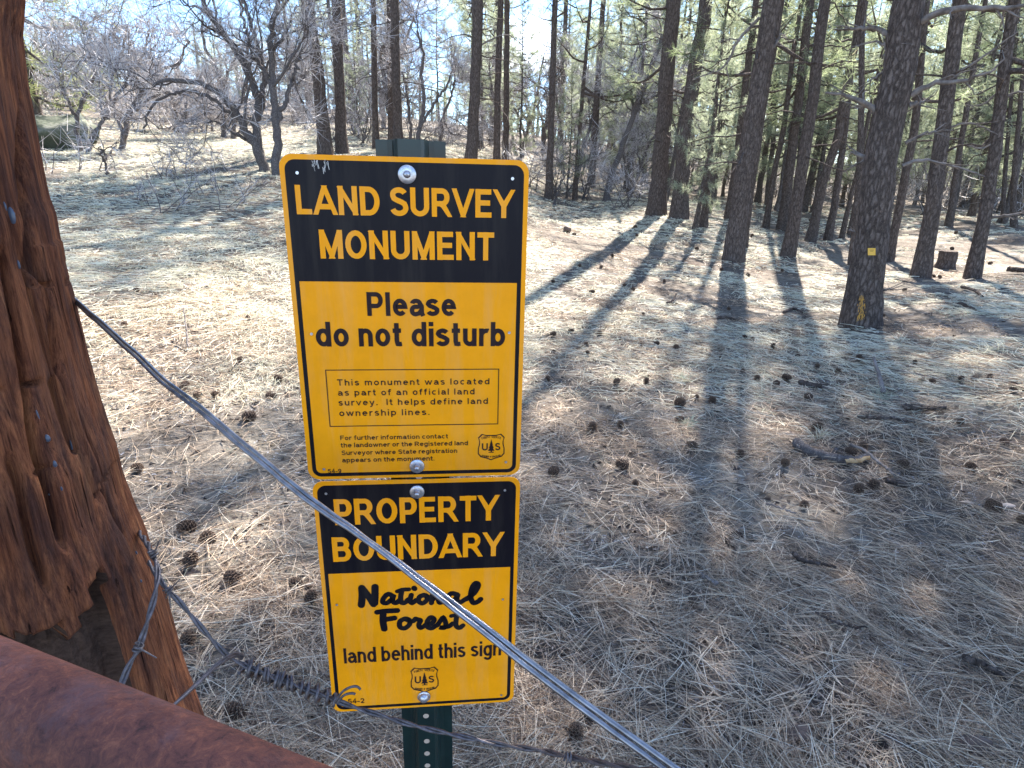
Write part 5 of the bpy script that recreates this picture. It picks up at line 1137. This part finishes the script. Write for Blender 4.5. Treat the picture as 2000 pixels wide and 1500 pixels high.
# splintered notch: wood chopped away below a ragged, stepped line
nt_pts = [angpos(*q) for q in ((0, 1238), (60, 1262), (110, 1236), (150, 1200), (190, 1162), (215, 1128), (250, 1150), (290, 1165))]; nt_pts = np.array([q for q in nt_pts if q])
o_ = np.argsort(nt_pts[:, 0]); step = np.floor(T_ * RP / .016 + 1.5 * vnoise(T_ * RP * 25, Z_ * 6, 5)); 
nz_ = np.interp(T_, nt_pts[o_, 0], nt_pts[o_, 1]) + (vnoise(step * 3.7, step * 0, 12) - .5) * .075
a_hi = nt_pts[:, 0].max() - .03
notch = 1 / (1 + np.exp((Z_ - nz_) / .0018)) / (1 + np.exp((T_ - a_hi) / .02)) * (T_ > math.pi * .95)
rad = rad - notch * (.036 + .004 * fbm(T_ * 12, Z_ * 10, 3, 43)) + .0035 * (fbm(ux * 70, Z_ * 60, 3, 97) - .45) * notch
X = cx[:, None] + rad * np.cos(T_); Y_ = cy + rad * np.sin(T_)
i = np.arange(NZ - 1)[:, None]; j = np.arange(NA)[None]
F = np.stack([i * NA + j, i * NA + (j + 1) % NA, (i + 1) * NA + (j + 1) % NA, (i + 1) * NA + j], -1).reshape(-1, 4)
pbase = np.array([float(cx[10]), cy, zb + .1]); mb = MB(); mb.add(np.stack([X, Y_, Z_], -1).reshape(-1, 3) - pbase, F)
mb.add(np.vstack([np.stack([X, Y_, Z_], -1)[-1], [[cx[-1], cy, zz[-1]]]]) - pbase, np.array([[q, (q + 1) % NA, NA] for q in range(NA)]))
wp = empty("wooden_post", pbase, "weathered red-brown wooden fence post, split and splintered, at the left edge", "post")
tmo = obj("timber", mb.mesh("timber", [M['post'], M['cut']]), wp); mi = np.zeros(len(tmo.data.polygons), np.int32)
fi = np.minimum(notch[i, j], notch[i + 1, j]).reshape(-1) > .5; mi[:len(fi)] = fi; tmo.data.polygons.foreach_set("material_index", mi)
def on_post(px, py):
    d = ray(px, py)
    for t in np.linspace(.3, 1.3, 1200):
        p = CAM + d * t; c_ = np.interp(p[2], zz, cx); a = math.atan2(p[1] - cy, p[0] - c_) % (2 * math.pi)
        r_ = rad[min(int(np.searchsorted(zz, p[2])), NZ - 1), int(a / (2 * math.pi) * NA) % NA]
        if math.hypot(p[0] - c_, p[1] - cy) < r_: return p
    return None
def drop(px, py, w_, h_):
    p = on_post(px, py)
    if p is None: return
    dep = np.dot(p - CAM, FW); a = w_ / FPX * dep / 2 * .8; b = h_ / FPX * dep / 2 * .8; u = np.linspace(0, math.pi, 9); v = np.linspace(0, 2 * math.pi, 13)[:-1]; U_, V_ = np.meshgrid(u, v, indexing='ij')
    mb = MB(); ii = np.arange(8)[:, None]; jj = np.arange(12)[None]
    V = np.stack([a * np.sin(U_) * np.cos(V_), a * np.sin(U_) * np.sin(V_) * .7, b * (np.cos(U_) * (1 + .15 * np.cos(U_)))], -1)
    mb.add(V, np.stack([ii * 12 + jj, (ii + 1) * 12 + jj, (ii + 1) * 12 + (jj + 1) % 12, ii * 12 + (jj + 1) % 12], -1).reshape(-1, 4)); obj("resin_drop", (mb, M['resin']), wp, loc=p - pbase)
for q in ((24, 424, 20, 46), (92, 857, 16, 20), (107, 907, 11, 18), (98, 965, 11, 13), (74, 815, 7, 34), (140, 872, 6, 34), (36, 518, 9, 22), (120, 955, 6, 12), (10, 405, 8, 24), (266, 1080, 6, 10), (275, 1135, 7, 9), (86, 915, 5, 14)): drop(*q)

# ------------------------------------------------------------------ rusty pipe rail
A0, B0 = at_depth(0, 1359, .42), at_depth(500, 1583, .347); dr = norm(B0 - A0); P0, P1 = A0 - dr * .55, A0 + dr * 1.0
mb = MB(); m_ = 90; S = P0 + (P1 - P0) * np.linspace(0, 1, m_)[:, None]; mb.tube(S - P0, .0324, 48, jit=.006); obj("pipe_rail", (mb, M['rust']), None, "rusty brown steel pipe rail crossing the bottom left corner", "pipe", None, None, P0)

# ------------------------------------------------------------------ wires
def wpath(pts, n_):         # (px, py, depth)
    return spline([at_depth(*q) for q in pts], n_)
def twist(mb, C, sep, pitch, rad_, phase=0, n=10, fade=None):
    d = np.r_[0, np.cumsum(np.linalg.norm(np.diff(C, axis=0), axis=1))]; T = norm(np.gradient(C, axis=0)); u = norm(np.cross(T, norm(CAM - C))); v = np.cross(T, u)
    for s_ in (0, math.pi):
        a = phase + s_ + (d / pitch * 2 * math.pi if np.isscalar(pitch) else np.interp(d / d[-1], *pitch))
        k = sep if fade is None else sep * fade
        mb.tube(C + (u * np.cos(a)[:, None] + v * np.sin(a)[:, None]) * np.reshape(k, (-1, 1)), rad_, n)
W1P = [(100, 545, .84), (137, 580, .755), (200, 634, .68), (310, 733, .59), (467, 861, .515), (597, 968, .468), (700, 1042, .438), (810, 1124, .41), (920, 1210, .386), (999, 1272, .371), (1160, 1391, .347), (1325, 1512, .325), (1480, 1620, .306)]
C = wpath(W1P, 160); C = C + np.stack([fbm(np.arange(160) * .09, np.zeros(160), 3, q) - .45 for q in (3, 4, 5)], -1) * .0035; mb = MB(); base = C[0]
twist(mb, C, .0019, ([0, .08, .25, .45, .62, .72, .85, 1], [1.2, .9, .35, .05, -.1, -1.25, -.3, .25]), .00178, n=18)
for k, c in enumerate(mb.v): mb.v[k] = c - base
obj("brace_wire", (mb, M['wire']), None, "doubled smooth steel wire stretched diagonally in front of both signs", "wire", None, None, base)

bw = empty("barbed_wire", at_depth(304, 1140, .72), "twisted barbed wire strand running from the post loop to the lower right", "barbed wire"); bb = np.array(bw.location)
def put(name, mb, m):
    for k, c in enumerate(mb.v): mb.v[k] = c - bb
    return obj(name, (mb, m), bw)
def barb(mb, px, py, z, ax, tails):
    """two wraps round the strand and pointed ends"""
    c = at_depth(px, py, z); ax = norm(at_depth(px + ax[0], py + ax[1], z) - c); u = norm(np.cross(ax, norm(CAM - c))); v = np.cross(ax, u); a = np.linspace(0, 4.6 * math.pi, 46)
    mb.tube(c + ax[None] * (np.linspace(-.0045, .0045, 46))[:, None] + (u * np.cos(a)[:, None] + v * np.sin(a)[:, None]) * .0043, .0012, 7)
    for tx, ty in tails:
        e = at_depth(px + tx, py + ty, z - .004); mid = c + (e - c) * .35 + norm(CAM - c) * .004; mb.tube(spline([c + norm(CAM - c) * .003, mid, e], 8), np.linspace(.0013, .0007, 8), 6)
# loop round the wooden post
lp = MB(); LP = [(262, 1030, .86), (284, 1056, .79), (297, 1080, .745), (308, 1111, .725), (304, 1155, .705), (290, 1207, .69), (271, 1265, .675), (253, 1298, .665), (231, 1353, .65), (205, 1420, .64), (180, 1500, .64)]
twist(lp, wpath(LP, 90), .0019, .075, .0019); put("post_loop", lp, M['oldwire'])
st_ = MB(); SP_ = [(290, 1098, .79), (313, 1133, .775), (330, 1155, .77), (352, 1177, .77), (396, 1229, .77), (440, 1277, .775), (473, 1297, .78), (520, 1317, .782), (570, 1336, .785), (640, 1362, .79), (700, 1384, .795), (740, 1396, .795), (801, 1415, .80), (881, 1434, .80), (980, 1454, .79), (1060, 1466, .76), (1107, 1477, .73), (1212, 1496, .66), (1330, 1512, .60), (1500, 1530, .54)]
twist(st_, wpath(SP_, 170), .0019, .085, .0019, 1.0); put("strand", st_, M['oldwire'])
def barb1(*a):
    mb = MB(); barb(mb, *a); put("barb", mb, M['oldwire'])
barb1(330, 1153, .765, (10, 10), [(22, -22), (3, 34), (-6, 16)]); barb1(300, 1082, .735, (6, 14), [(12, -27)]); barb1(270, 1265, .67, (-8, 18), [(36, 20), (4, -14)]); barb1(1110, 1478, .72, (10, 2), [(-6, 26), (8, 24)])
tw_ = MB()
tie = [(210, 1520, .60), (262, 1455, .62), (326, 1390, .645), (381, 1339, .68), (425, 1298, .72), (458, 1279, .755), (474, 1284, .775)]
Ct = wpath(tie, 60); twist(tw_, Ct, .0016, .5, .0018, .6)
CS = wpath(SP_, 600); dpx = [(q - CAM) for q in CS]; pxs = np.array([1000 + FPX * (q @ RT) / (q @ FW) for q in dpx]); i0, i1 = int(np.argmin(abs(pxs - 476))), int(np.argmin(abs(pxs - 660)))
Cc = CS[i0:i1]; T = norm(np.gradient(Cc, axis=0)); u = norm(np.cross(T, norm(CAM - Cc))); v = np.cross(T, u); nl = len(Cc)
s_ = np.linspace(0, 1, 420); pos = s_ + .018 * np.sin(s_ * 23) ; f_ = lambda A_: np.stack([np.interp(np.clip(pos, 0, 1), np.linspace(0, 1, nl), A_[:, c]) for c in range(3)], -1)
a = s_ * 2 * math.pi * 11 + .5 * np.sin(s_ * 31); rr_ = .0082 + .0024 * np.sin(s_ * 17 + 1) * (1 - s_ * .5)
tw_.tube(f_(Cc) + (f_(u) * np.cos(a)[:, None] + f_(v) * np.sin(a)[:, None]) * rr_[:, None], .0021, 9)
a2 = s_[:230] * 2 * math.pi * 9 + 2; tw_.tube(f_(Cc)[:230] + (f_(u)[:230] * np.cos(a2)[:, None] + f_(v)[:230] * np.sin(a2)[:, None]) * .0068, .0021, 9)
for tl in ([(655, 1372, .775), (668, 1352, .77), (685, 1342, .768), (698, 1341, .768), (704, 1347, .768)], [(658, 1374, .775), (672, 1358, .771), (688, 1354, .77), (694, 1356, .77)]): tw_.tube(wpath(tl, 16), np.linspace(.0018, .0016, 16), 8)
put("tie_coil", tw_, M['oldwire'])
